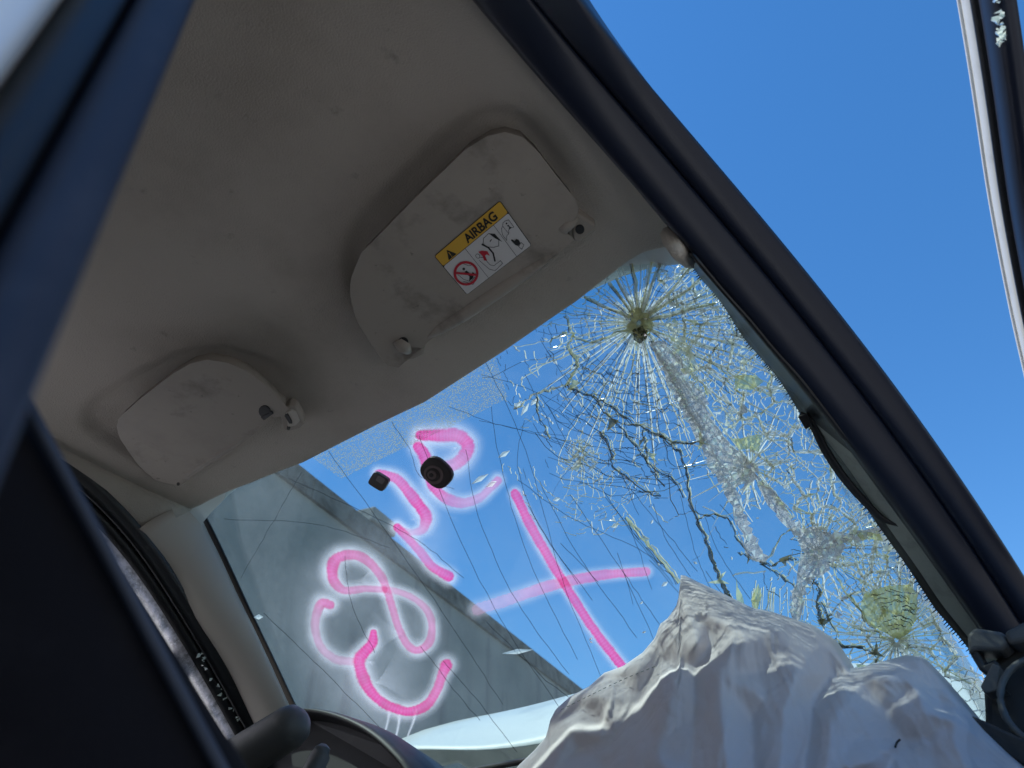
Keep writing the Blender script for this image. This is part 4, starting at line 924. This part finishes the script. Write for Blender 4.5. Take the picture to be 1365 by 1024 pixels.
for _ in range(9):
    a = np.array([rnd.uniform(700, 840), rnd.uniform(400, 560)]); an = math.radians(rnd.uniform(30, 70)); L_ = rnd.uniform(15, 70)
    P = clipin(wob(a, a + L_ * np.array([math.cos(an), math.sin(an)]), 6, .8)); W_h.poly(P, 1.0, .6) if len(P) > 1 else None
for _ in range(26):     # short bright verticals above the airbag
    x = rnd.uniform(985, 1075); W_l.poly(wob((x, rnd.uniform(770, 800)), (x + rnd.uniform(-8, 3), rnd.uniform(805, 840)), 4, .5), 1.2, .8)
# sun sparkles drawn as white splinters
for (x, y, l, an) in [(855, 803, 5, -.6), (740, 482, 9, .9), (728, 452, 6, .3), (640, 638, 26, -.55), (672, 605, 18, -.55), (700, 545, 20, -1.0), (712, 535, 14, -.9), (690, 540, 16, -.8), (820, 700, 12, -.5), (886, 778, 10, -.6), (1062, 748, 5, 0), (1150, 650, 7, 1), (900, 400, 6, .4), (790, 400, 7, -.4), (1010, 690, 4, 0), (655, 645, 16, -.5), (1295, 890, 8, 1), (1234, 825, 7, .5), (1010, 800, 7, 0), (742, 665, 10, -.3), (345, 822, 12, 0), (690, 868, 40, -.12)] + [(rnd.uniform(740, 1260), rnd.uniform(380, 860), rnd.uniform(3, 7), rnd.uniform(-1.5, 1.5)) for _ in range(70)]:
    P = [np.array([x, y]) + l / 2 * s * np.array([math.cos(an), math.sin(an)]) for s in (-1, 0, 1)]
    if inside(GLASS, np.array(P)).all(): W_w.seg(P[0], P[1], .4, min(4, l * .35)); W_w.seg(P[1], P[2], min(4, l * .35), .3)
for Wb, nm, mm, lb in ((W_w, 'bright_crack_web', m_cw, 'crack web with sun glints put in as white'), (W_l, 'pale_crack_web', m_cl, 'fine pale crack web'), (W_o, 'olive_crack_web', m_co, 'olive edged cracks'), (W_d, 'dark_crack_web', m_cd, 'cracks with shade put in as dark colour'), (W_h, 'hairline_cracks', m_ch, 'thin dark hairline cracks')):
    Wb.build(nm, mm, lb)

# crushed grey bands and olive shards
def rough_patch(name, poly, m, spacing, amp, off, label=None, ragged=0.0, mats=None, keep=.55):
    pts = []; n = len(poly); ring = []
    for i in range(n):
        a = np.array(poly[i], float); b = np.array(poly[(i + 1) % n], float); k = max(1, int(np.linalg.norm(b - a) / spacing))
        for j in range(k): ring.append(a + (b - a) * j / k + np.array([rnd.uniform(-1, 1), rnd.uniform(-1, 1)]) * spacing * (.3 + ragged))
    pts = list(ring); P = np.array(poly); lo, hi = P.min(0), P.max(0)
    for _ in range(int((hi[0] - lo[0]) * (hi[1] - lo[1]) / spacing ** 2 * 1.3)):
        q = np.array([rnd.uniform(lo[0], hi[0]), rnd.uniform(lo[1], hi[1])])
        if inside(poly, q)[0] and pdist(poly, q)[0] > spacing * .4: pts.append(q)
    r = geometry.delaunay_2d_cdt([Vector(p_) for p_ in pts], [], [list(range(len(ring)))], 2 if not ragged else 0, 1e-5)
    V = [ws(p_[0], p_[1], off - amp * rnd.random()) for p_ in r[0]]; F_ = [tuple(f) for f in r[2]]
    if ragged:
        cen = np.array([np.mean([r[0][i][:] for i in f], axis=0) for f in F_]); dd = pdist(poly, cen); ins = inside(poly, cen)
        F_ = [f for f, d, i_ in zip(F_, dd, ins) if (i_ and rnd.random() < keep + d / spacing * .45) or (not i_ and d < spacing * 1.2 and rnd.random() < .22)]
    o = mk(name, V, F_, m, wsh, False, label)
    if mats:
        for q in mats: o.data.materials.append(q)
        for f in o.data.polygons: f.material_index = rnd.choice([0] * 6 + list(range(1, len(mats) + 1)))
        o['kind'] = 'stuff'
    return o
m_dol = glassy('dark_olive_glass', (.30, .27, .15), .6, .92, .12, bump=(300, .6, .002))
def blob(c, arms, r):
    P = []; a0 = rnd.uniform(0, 6.28)
    for i in range(arms):
        a = a0 + 2 * math.pi * (i + rnd.uniform(-.22, .22)) / arms; R_ = r * rnd.uniform(.6, 1.5)
        P.append(np.array(c) + R_ * np.array([math.cos(a), math.sin(a)])); a2 = a + math.pi / arms; P.append(np.array(c) + r * rnd.uniform(.18, .4) * np.array([math.cos(a2), math.sin(a2)]))
    return [tuple(p_) for p_ in P]
for i, (c, r) in enumerate([((766, 508), 11), ((818, 562), 13), ((856, 586), 10), ((938, 588), 11), ((1046, 746), 13), ((1096, 828), 12), ((960, 772), 12), ((1168, 868), 11), ((1000, 742), 8), ((872, 606), 10)]):
    rough_patch('dark_flake', blob(c, 3, r), m_dol if i % 3 else m_co, 7, .003, -.0032)
band1 = [(868, 458), (880, 450), (905, 470), (918, 500), (938, 520), (946, 548), (965, 580), (985, 600), (1012, 622), (1008, 636), (984, 648), (992, 680), (1008, 715), (1024, 742), (1016, 750), (1004, 746), (990, 712), (974, 668), (962, 640), (946, 622), (938, 596), (926, 578), (912, 548), (893, 512)]
band2 = [(1008, 630), (1030, 652), (1052, 684), (1074, 700), (1100, 704), (1124, 712), (1160, 702), (1180, 698), (1178, 706), (1128, 724), (1116, 745), (1102, 762), (1084, 768), (1072, 790), (1064, 826), (1056, 832), (1056, 790), (1064, 762), (1072, 735), (1062, 712), (1040, 690), (1020, 662)]
rough_patch('crushed_glass_band', band1, m_crush, 4.5, .0022, -.004, ragged=.55, keep=.95, mats=[m_crush, m_crush, m_crush, m_cl, m_cw], label= 'grey crushed glass band below the main impact')
rough_patch('crushed_glass_band', band2, m_crush, 4.5, .0022, -.0042, ragged=.55, keep=.95, mats=[m_crush, m_crush, m_crush, m_cl, m_cw], label= 'grey crushed glass band reaching the airbag')
rough_patch('crushed_glass_band', [(895, 412), (915, 455), (932, 500), (945, 530), (930, 520), (908, 480), (890, 440)], m_cl, 4.5, .004, -.0036, ragged=.8, mats=[m_film, m_cw, m_co])
for poly in ([(960, 430), (1000, 460), (1010, 500), (975, 490)], [(950, 540), (985, 548), (990, 580), (962, 575)], [(1120, 690), (1200, 715), (1210, 730), (1140, 726)], [(1170, 860), (1230, 850), (1260, 890), (1220, 905)], [(760, 595), (790, 590), (800, 620), (780, 632), (765, 620)], [(880, 355), (905, 352), (925, 400), (900, 420), (885, 395)]): rough_patch('crazed_patch', poly, m_film, 6, .003, -.003, ragged=1., mats=[m_cl, m_cw, m_film, m_film])
pass
rough_patch('impact_crater', [(840, 418), (852, 408), (866, 416), (874, 432), (868, 446), (858, 452), (846, 446), (838, 432)], m_co, 5, .01, -.004, 'ragged crater at the main impact')
rough_patch('impact_crater', [(846, 436), (862, 432), (868, 446), (858, 456), (848, 450)], m_cd, 4, .008, -.006)
for poly in [[(982, 502), (1010, 496), (1022, 508), (1000, 520), (984, 514)], [(978, 582), (1016, 576), (1014, 600), (988, 596)], [(1140, 706), (1172, 708), (1178, 720), (1148, 716)], [(1000, 800), (1010, 776), (1018, 790), (1012, 812)], [(1140, 880), (1156, 884), (1150, 894)], [(1215, 880), (1228, 878), (1234, 892), (1222, 896)], [(980, 770), (990, 790), (1000, 815), (984, 800)]]:
    rough_patch('glass_shard', poly, m_shard, 9, .004, -.0038)
fan = [(1147, 804), (1152, 788), (1166, 782), (1180, 777), (1196, 781), (1212, 776), (1222, 788), (1226, 806), (1220, 826), (1208, 842), (1197, 850), (1184, 846), (1166, 834), (1152, 820)]
rough_patch('glass_shard', fan, m_shard, 12, .003, -.0036, 'fan shaped olive flake of glass')
WF = Web()
for i in range(11):
    a = math.radians(-150 + i * 13); WF.poly(clipin(wob((1196, 850), (1196 + 72 * math.cos(a), 850 + 72 * math.sin(a)), 6, 1.0), fan), 1.6, .9, off=-.008) 
for i in range(9):
    r = 16 + i * 6.5 + rnd.uniform(-2, 2)
    for seg in range(3):
        a0 = math.radians(-155 + rnd.uniform(0, 100)); a1 = a0 + math.radians(rnd.uniform(15, 45))
        WF.poly(clipin([np.array([1196, 850]) + r * (1 + .04 * math.sin(k * 2 + i)) * np.array([math.cos(a0 + (a1 - a0) * k / 5), math.sin(a0 + (a1 - a0) * k / 5)]) for k in range(6)], fan), .9, .7, off=-.008)
WF.build('fan_cracks', m_cd, 'dark cracks over the olive flake')
for _ in range(60):      # scattered grey-white flakes among the broken area
    c = np.array([rnd.uniform(880, 1240), rnd.uniform(380, 830)])
    if inside(SH, c)[0]:
        k = rnd.randint(3, 5); r = rnd.uniform(3, 8); ang = sorted(rnd.uniform(0, 6.28) for _ in range(k))
        poly = [tuple(c + r * np.array([math.cos(a), math.sin(a)])) for a in ang]
        V = [ws(*q, -.003 - rnd.random() * .004) for q in poly]
        mk('glass_flake', V, [tuple(range(k))], rnd.choice([m_cl, m_film, m_crush, m_film]), wsh)

# ------------------------------------------------------------------ bonnet
bp_ = [((380, 1060), 1.0), ((530, 1000), 1.0), ((590, 972), 1.0), ((640, 955), 1.0), ((740, 940), 1.0), ((860, 915), 1.0), ((1000, 896), 1.0), ((1150, 884), 1.0), ((1290, 905), 1.0), ((1400, 960), 1.0)]
rid = catmull([at_y(*p_, y) for p_, y in bp_], 6); V = []
for r_ in rid:
    xx = max(-.74, min(.74, r_[0]))
    for k, (dy, dz) in enumerate(((-.30, -.15), (-.26, -.125), (-.20, -.085), (-.12, -.04), (-.05, -.008), (0, 0), (.06, -.01), (.2, -.06), (.45, -.17), (.7, -.27), (.85, -.38))):
        V.append((xx, 1.0 + dy + .02 * math.sin(3 * xx + 1) * (k < 5), r_[2] + dz + .012 * math.sin(7 * xx + k * .8) * (k not in (5,))))
bn = mk('bonnet', V, grid_faces(11, len(rid)), mat('darkened_bonnet_paint', (.56, .59, .56), .35, .5, coat=.4, noise=(5, (.42, .44, .42), .5, .75)), car, True, 'white bonnet buckled upwards in front of the glass'); bn.modifiers.new('s', 'SOLIDIFY').thickness = .003  # white car paint, darkened so the sunlit bonnet does not clip

# ------------------------------------------------------------------ dashboard
prof = [(.30, .50), (.18, .66), (.165, .745), (.20, .80), (.25, .845), (.32, .880), (.40, .888), (.56, .872), (.66, .845), (.66, .50)]
V, Fc = sweep([[(x, y + .05 * (abs(x) / .68) ** 3 * (-1 if y < .5 else -1.6), z - .012 * (abs(x) / .68) ** 2 - .11 * float(sstep(.38, .62, x))) for y, z in prof] for x in np.linspace(-.68, .68, 25)])
dash = mk('dashboard', V, Fc, m_dark, car, False, 'dark plastic dashboard under the windshield'); bevel(dash, .01, 3)
for i in range(4):
    y = .34 + .055 * i
    V, Fc = tube([(-.16, y, .900 - .004 * i), (.05, y + .006, .903 - .004 * i), (.30, y + .004, .900 - .004 * i)], .0045, 6)
    mk('defrost_vent_rib', V, Fc, m_dashg, dash, True)
# instrument hood: arched shell
hood = []
arch = [((330, 1018), .20), ((350, 980), .22), ((370, 955), .235), ((398, 945), .245), ((432, 949), .25), ((468, 962), .25), ((500, 982), .25), ((530, 1012), .25), ((548, 1040), .25)]
A_ = catmull([at_y(*p_, y) for p_, y in arch], 5); rings = []
for a in A_:
    rings.append([a + np.array([0, .16, -.02]), a + np.array([0, .08, .001]), a + np.array([0, .02, .004]), a, a + np.array([0, .002, -.006]), a + np.array([0, .03, -.014]), a + np.array([0, .14, -.04])])
V = [p_ for r_ in rings for p_ in r_]; ih = mk('instrument_hood', V, grid_faces(7, len(rings)), m_dark, car, True, 'arched black hood over the instruments'); ih.modifiers.new('s', 'SOLIDIFY').thickness = .003
c0 = sum(A_) / len(A_); n = len(A_)
mk('instrument_panel', [a + np.array([0, .035, -.012]) for a in A_] + [A_[-1] + np.array([0, .035, -.15]), A_[0] + np.array([0, .035, -.15])], [tuple(range(n + 2))], m_dark, ih)
# steering column cowl and stalks
e = at_y(388, 968, .10); s_ = at_y(318, 1012, .085); d_ = (e - s_) / np.linalg.norm(e - s_)
V, Fc = tube([s_ - d_ * .12, s_, s_ + (e - s_) * .5, e - d_ * .004, e + d_ * .012, e + d_ * .022, e + d_ * .027], [.036, .035, .034, .033, .029, .019, .007], 24)
mk('steering_column_cowl', V, Fc, m_dashg, car, True, 'rounded grey end of the steering column cowl')
e = at_y(428, 1000, .07); V, Fc = tube([e + np.array([-.03, -.03, -.14]), e + np.array([-.012, -.012, -.05]), e + np.array([0, 0, -.006]), e + np.array([.001, .001, .003]), e + np.array([.0015, .0015, .008])], [.014, .0145, .014, .011, .004], 16)
mk('indicator_stalk', V, Fc, m_dashg, car, True, 'small grey stalk with a rounded tip')
# passenger corner: mirror bracket, vent ring and dark dash end
def px_block(name, pxs, y0, dy, m, parent, bev, label=None, shift=(0, 0, 0)):
    P = [at_y(x, y, y0) for x, y in pxs]; n = len(P); V = P + [p_ + np.array([0, dy, 0]) + np.array(shift) for p_ in P]
    o = mk(name, V, [tuple(range(n)), tuple(range(n, 2 * n))] + [(i, (i + 1) % n, n + (i + 1) % n, n + i) for i in range(n)], m, parent, False, label)
    return bevel(o, bev, 3)
de = px_block('dash_end_panel', [(1308, 905), (1322, 880), (1350, 860), (1400, 850), (1420, 1060), (1330, 1060), (1312, 985), (1310, 940)], .30, .10, m_dark, car, .008, 'broken black end of the dashboard at the passenger pillar')
px_block('bracket_arm', [(1288, 846), (1297, 836), (1336, 842), (1345, 858), (1334, 868), (1300, 866), (1290, 872)], .27, .04, m_dashg, de, .005)
px_block('bracket_arm', [(1336, 842), (1375, 822), (1390, 830), (1388, 850), (1345, 860)], .265, .05, m_dashg, de, .005)
px_block('bracket_hook', [(1290, 868), (1300, 862), (1312, 884), (1326, 878), (1334, 890), (1318, 902), (1304, 892)], .275, .03, m_dark, de, .003)
px_block('bracket_foot', [(1306, 915), (1322, 884), (1332, 888), (1330, 915), (1340, 918), (1312, 925)], .262, .03, m_dashg, de, .003)
cv = at_y(1400, 935, .25); V = []; nn_ = 40
px_block('torn_plastic_tongue', [(1287, 958), (1292, 953), (1310, 960), (1335, 972), (1375, 990), (1400, 1040), (1350, 1012), (1300, 982), (1288, 974)], .235, .025, m_dark, de, .004)
ringp = [cv + np.array([.042 * math.cos(2 * math.pi * k / nn_), .016 * math.sin(2 * math.pi * k / nn_), .045 * math.sin(2 * math.pi * k / nn_)]) for k in range(nn_ + 1)]
V, Fc = tube(ringp, .0035, 8); mk('vent_ring', V, Fc, m_dashg, de, True)

# ------------------------------------------------------------------ passenger seat
s0 = at_x(335, 1013, .55); s1 = at_x(92, 619, .55); td = (s1 - s0); td[0] = 0; td /= np.linalg.norm(td); nd = np.array([0, -td[2], td[1]])
if nd[2] < 0: nd = -nd
rings = []
for i in range(60):
    t = -.30 + i * .0140; ring = []
    b = s0 + td * t
    wv = .0022 * math.sin(i * 1.25) + .0018 * math.sin(i * 2.3 + 1)
    end = 1 - max(0, (i - 50) / 9) ** 2 * .5
    for (x, h) in ((.552, -.010), (.550, -.003), (.540, .000 + wv), (.515, .000 + wv * .6), (.45, -.03), (.33, -.04), (.20, -.03), (.145, 0), (.115, 0), (.10, -.02), (.10, -.10), (.14, -.13), (.33, -.14), (.50, -.13), (.545, -.10), (.556, -.05)):
        ring.append(np.array([x, b[1], b[2]]) + nd * h * end)
    rings.append(ring)
V, Fc = sweep(rings); seat = mk('seat_backrest', V, Fc, m_seat, car, True, 'dark fabric backrest of the passenger seat')
V, Fc = tube([at_x(x, y, .556) for x, y in [(30, 530), (58, 583), (100, 661), (150, 753), (200, 848), (250, 942), (294, 1024), (330, 1092)]], .0024, 8)
mk('piping_highlight', V, Fc, m_pipe, seat, True)
rings = []
for i in range(9):
    t = i / 8; y = -.42 + .50 * t; rings.append([(.08, y, .34), (.08, y, .50), (.14, y, .535), (.32, y, .515), (.50, y, .535), (.56, y, .50), (.56, y, .34)])
V, Fc = sweep(rings); bevel(mk('seat_cushion', V, Fc, m_seat, car, False, 'dark fabric cushion of the passenger seat'), .02, 3)
hr = s0 + td * .66
V, Fc = boxv(-.13, .13, -.05, .05, -.02, .16); V = [np.array([.33 + v[0], hr[1], hr[2]]) + td * (v[2] + .02) + nd * (v[1] - .06) for v in V]
hd_ = mk('headrest', V, Fc, m_seat, seat); bevel(hd_, .03, 4)

# ------------------------------------------------------------------ B pillar right beside the camera, rear door skin
k2 = .135; b2 = C + ray(0, 690) * k2; b1 = C + ray(270, 0) * (k2 * ray(0, 690)[1] / ray(270, 0)[1]); bd = (b1 - b2) / (b1[2] - b2[2])
def pil(prof, zs): 
    rings = []
    for z in zs:
        o = b2 + bd * (z - b2[2]); cv_ = -.10 * max(0, z - .95) ** 2
        rings.append([o + np.array([x + cv_, y, 0]) for x, y in prof])
    return sweep(rings)
zs = np.linspace(.35, 1.36, 22)
V, Fc = pil([(-.05, -.001), (-.012, 0), (-.005, -.0008), (-.001, -.003), (0, -.007), (-.001, -.011), (-.004, -.0145), (-.05, -.015)], zs); mk('centre_pillar', V, Fc, m_bpill, car, True, 'dark centre pillar trim with sky reflection painted in as blue close to the lens')
V, Fc = pil([(-.05, -.0155), (-.010, -.0155), (-.004, -.018), (-.004, -.025), (-.010, -.0285), (-.05, -.0285)], zs); mk('rear_door_seal', V, Fc, m_rubber, car, True, 'black rubber seal on the centre pillar')
V, Fc = pil([(-.05, -.0295), (.000, -.0295), (.006, -.032), (.008, -.038), (.012, -.09), (.012, -.14), (-.05, -.14)], zs); mk('rear_door', V, Fc, m_white, car, True, 'white painted edge of the rear door')
# sills and floor, rear panels and tailgate raised over the windows to darken the cabin
mk('floor_pan', *boxv(-.68, .70, -2.0, .9, .20, .24), m_dark, car); bevel(mk('driver_door', *boxv(-.79, -.71, -.68, .5, .30, .91), m_dashg, car, False, 'grey lined driver door panel'), .015)
mk('rear_bench', *boxv(-.62, .62, -1.75, -1.5, .4, 1.0), m_seat, car); mk('tailgate', *boxv(-.66, .66, -2.12, -2.06, .4, 1.34), m_white, car)
bevel(mk('rear_shade_panel', *boxv(-.72, -.64, -2.0, -.70, .30, 1.26), m_dashg, car), .015); bevel(mk('rear_shade_panel', *boxv(.64, .70, -2.0, -.83, .30, 1.26), m_white, car), .015)

# ------------------------------------------------------------------ open passenger door
th = math.radians(15.6); Hh = np.array([.76, .5, 0]); dn = np.array([math.cos(th), math.sin(th), 0])
def on_door(px, py): d = ray(px, py); return C + d * (((Hh - C) @ dn) / (d @ dn))
op = [(1240, -180), (1262, -90), (1278, 0), (1289, 65), (1300, 135), (1320, 268), (1345, 400), (1366, 495), (1395, 620), (1425, 740)]
dax = np.array([math.sin(th), -math.cos(th), 0]); d00 = on_door(*op[0]); u00 = (d00 - Hh) @ dax
D0 = catmull([Hh + dax * (u00 + .50) + np.array([0, 0, .84]), Hh + dax * (u00 + .47) + np.array([0, 0, 1.12]), Hh + dax * (u00 + .40) + np.array([0, 0, d00[2] - .10]), Hh + dax * (u00 + .22) + np.array([0, 0, d00[2] + .0]), Hh + dax * (u00 + .1) + np.array([0, 0, d00[2] + .012])] + [on_door(*p_) for p_ in op], 6); dcen = Hh + dax * (u00 + .1) + np.array([0, 0, .95])
door = bpy.data.objects.new('passenger_door', None); scn.collection.objects.link(door); door.parent = car; door['label'] = 'open passenger door with white frame and black seal'
def door_strip(name, u0, u1, din, dout, m, rnd_=.004, label=None):
    rings = []
    for i, p_ in enumerate(D0):
        t = D0[min(i + 1, len(D0) - 1)] - D0[max(i - 1, 0)]; t /= np.linalg.norm(t); q = np.cross(dn, t); q /= np.linalg.norm(q)
        if q @ (dcen - p_) < 0: q = -q
        a, b = p_ + q * u0, p_ + q * u1
        rings.append([a + dn * dout, a - dn * (din - rnd_), a + q * rnd_ * .3 - dn * din * .9, a + q * rnd_ - dn * din, b - q * rnd_ - dn * din, b - dn * (din - rnd_), b + dn * dout])
    V, Fc = sweep(rings); return mk(name, V, Fc, m, door, True, label)
door_strip('frame_lip', 0, .009, .003, .010, m_white, .003)
m_jw = mat('door_jamb_paint', (.62, .63, .60), .3, .5, coat=.5, noise=(30, (.45, .45, .42), .55, .8))
door_strip('frame', .010, .046, .002, .016, m_jw, .004, 'white painted inner frame of the open door')
door_strip('frame_seal', .0475, .058, .006, .012, m_rubber, .004)
door_strip('window_channel', .0595, .105, .002, .014, m_jamb, .006)
for i in range(34):
    p_ = D0[36 + rnd.randint(0, 7)]; c = p_ + np.array([0, -.03, -.105 - rnd.random() * .02]) + dn * .004; r = rnd.uniform(.002, .005)
    V = [c + r * np.array([rnd.uniform(-1, 1), rnd.uniform(-1, 1), rnd.uniform(-1, 1)]) for _ in range(6)]
    mk('glass_crumb', V, [(0, 1, 2), (0, 2, 3), (0, 3, 4), (1, 2, 5), (2, 3, 5), (3, 4, 5), (0, 1, 5), (0, 4, 5)], m_spark, door)
# lower door body
rings = []
for u in np.linspace(0.02, 1.05, 14):
    o = Hh + dax * u; rings.append([o + dn * x + np.array([0, 0, z]) for x, z in ((-.06, .32), (-.07, .6), (-.06, .84), (-.03, .88), (.02, .86), (.055, .7), (.05, .32))])
V, Fc = sweep(rings); mk('door_body', V, Fc, m_white, door, True)

# ------------------------------------------------------------------ airbag: cloth settled over its own bulges
SIL = [(660, 1062), (690, 1021), (712, 1000), (728, 981), (733, 960), (740, 946), (760, 928), (785, 915), (805, 897), (830, 888), (856, 870), (873, 850), (879, 832), (890, 824), (902, 806), (906, 786), (899, 766), (912, 767), (926, 774), (961, 790), (1001, 810), (1030, 816), (1051, 823), (1081, 833), (1106, 850), (1119, 870), (1132, 891), (1146, 890), (1162, 885), (1190, 878), (1207, 873), (1227, 875), (1247, 895), (1282, 935), (1312, 971), (1340, 998), (1365, 1021), (1400, 1055)]
CTRL = [(1000, 814, 0), (975, 838, 3), (931, 860, 3.5), (901, 905, 3.5), (891, 950, 3), (893, 1030, 3), (1049, 826, 0), (1041, 840, 3), (1001, 850, 3.5), (971, 876, 3.5), (958, 896, 3), (962, 960, 3), (970, 1030, 3), (1227, 878, 0), (1182, 905, 3.5), (1122, 940, 4), (1106, 966, 4), (1101, 1030, 3.5),
        (905, 792, 2), (915, 812, 3), (935, 815, 2), (945, 845, -1), (893, 832, 2), (873, 854, 0), (850, 885, 3), (800, 930, 3), (760, 975, 3), (735, 1030, 3), (1280, 938, 0), (1272, 960, 3), (1270, 985, 3), (1160, 1015, 3), (1051, 860, 2.5), (1060, 900, 3), (1045, 950, 3), (1040, 1030, 3), (1207, 876, 0), (1215, 910, 2), (1235, 950, 3), (1290, 1030, 3),
        (945, 862, -2), (925, 890, -1.5), (925, 950, -2), (925, 1030, -2), (1010, 900, -1.5), (1000, 960, -2), (1005, 1030, -1.5), (1119, 874, -1), (1110, 900, -3), (1085, 930, -3), (1078, 980, -2), (1070, 1030, -2), (880, 880, -2), (850, 930, -2), (820, 980, -2), (810, 1030, -2), (1180, 950, -1.5), (1200, 985, -3), (1180, 1030, -2), (1255, 940, -1), (1240, 985, -1.5),
        (745, 960, 0), (770, 1000, -1.5), (700, 1030, 0), (1350, 1030, 0), (1320, 1000, 1), (780, 945, -1), (830, 905, -1), (1090, 860, 1), (1150, 910, 1), (865, 960, -.5), (870, 1000, 1.5), (1140, 985, 1), (1020, 930, .8), (1250, 1030, -1), (660, 1062, 0), (1400, 1062, 0), (1000, 1090, 0), (900, 740, 0), (1100, 780, 0), (1300, 850, 0), (700, 880, 0)]
def airbag():
    from mathutils import noise as mn
    cols = np.arange(664, 1400, 3.0); sx, sy = zip(*SIL); nr = 84
    top_y = np.interp(cols, sx, sy); kern = np.exp(-(np.arange(-40, 41) * 3 / 45.) ** 2 / 2); kern /= kern.sum(); top_s = np.convolve(np.pad(top_y, 40, mode='edge'), kern, 'valid')
    tt = np.linspace(0, 1, nr) ** 1.35
    PX = np.repeat(cols[None], nr, 0); PY = top_y[None] + (1075 - top_y[None]) * tt[:, None]
    # piecewise planar folds between the traced ridges and valleys
    r = geometry.delaunay_2d_cdt([Vector((p_[0], p_[1])) for p_ in CTRL], [], [], 0, 1e-6)
    cv = {(round(p_[0], 2), round(p_[1], 2)): p_[2] for p_ in CTRL}
    hv = [cv.get((round(v[0], 2), round(v[1], 2)), 0) for v in r[0]]
    H = np.zeros(PX.shape)
    for f in r[2]:
        a, b, c = [np.array(r[0][i][:]) for i in f[:3]]; d = (b[1] - c[1]) * (a[0] - c[0]) + (c[0] - b[0]) * (a[1] - c[1])
        if abs(d) < 1e-6: continue
        u = ((b[1] - c[1]) * (PX - c[0]) + (c[0] - b[0]) * (PY - c[1])) / d; v = ((c[1] - a[1]) * (PX - c[0]) + (a[0] - c[0]) * (PY - c[1])) / d
        m_ = (u >= -1e-6) & (v >= -1e-6) & (u + v <= 1 + 1e-6); H[m_] = (u * hv[f[0]] + v * hv[f[1]] + (1 - u - v) * hv[f[2]])[m_]
    for _ in range(3): H[1:-1, 1:-1] = (H[1:-1, 1:-1] * 2 + H[:-2, 1:-1] + H[2:, 1:-1] + H[1:-1, :-2] + H[1:-1, 2:]) / 6
    V = []
    for j in range(nr):
        for i in range(len(cols)):
            px, py = PX[j, i], PY[j, i]; dt = py - top_y[i]
            an = math.atan2(py - 640, px - 985); rr = math.hypot(py - 640, px - 985)
            w = mn.noise(Vector((px * .012, py * .012, 3)))
            f1 = 1 - abs(mn.noise(Vector((an * 11 + w * 1.2, rr * .005, 1)))) * 2.3; f2 = 1 - abs(mn.noise(Vector((an * 26 + w * 2, rr * .011, 5)))) * 2.3
            q = Vector((px * .021 + w, py * .016, 9)); vo = mn.voronoi(q)[0]; q2 = mn.voronoi(q * 2.3)[0]
            off = .0078 * H[j, i] + .0040 * max(0, f1) ** 2.2 + .0016 * max(0, f2) ** 2 + .007 * (.45 - vo[0]) + .0016 * (.4 - q2[0])
            off *= .35 + .65 * min(1, dt / 22); off -= .030 * math.exp(-dt / 3.5)
            y0 = .245 - .00062 * (py - top_s[i]) - .02 * max(0, (px - 1150) / 250)
            P = at_y(px, py, y0); V.append(P - ray(px, py) * off)
    nc = len(cols); back = []
    for dy, dz in ((.012, .0), (.03, -.02), (.05, -.07), (.06, -.15)):      # the far side of the bag falls back to the dash
        for i in range(nc): p_ = V[i] + np.array([0, .012 + dy, .002 + dz]); p_[1] = min(p_[1], ws_y(p_[0], p_[2]) - .02); p_[2] = max(p_[2], .55); back.append(p_)
    V = back[3 * nc:4 * nc] + back[2 * nc:3 * nc] + back[nc:2 * nc] + back[:nc] + V
    o = mk('deployed_airbag', V, grid_faces(nc, nr + 4), m_bag, car, True, 'crumpled deflated white fabric airbag draped over the dashboard')
    # seam with stitches on the left lobe
    return o
bag = airbag()
# loose black thread lying on the airbag
co = np.array([v.co[:] for v in bag.data.vertices]); q_ = (co - C) @ M.T; pu = 682 + F * q_[:, 0] / q_[:, 2]; pv = 512 + F * q_[:, 1] / q_[:, 2]
def on_bag(px, py):
    k = np.where(np.hypot(pu - px, pv - py) < 9)[0]; k = k[np.argmin(q_[k, 2])] if len(k) else int(np.argmin(np.hypot(pu - px, pv - py)))
    return C + ray(px, py) * (np.linalg.norm(co[k] - C) - .002)
V, Fc = tube(catmull([on_bag(1193, 996), on_bag(1195, 990), on_bag(1199, 986)], 4), .0011, 6)
WS_ = []
sp_ = catmull([(748, 946), (790, 925), (832, 905), (876, 887)], 12)
for i in range(0, len(sp_) - 1, 2):
    V_, F_ = tube([on_bag(*sp_[i]), on_bag(*sp_[i + 1])], .0005, 5); mk('seam_stitch', V_, F_, m_trimg, bag)
thr = mk('black_thread', V, Fc, m_black, None, True); thr['label'] = 'short black thread lying on the white airbag fabric'; thr['category'] = 'thread'
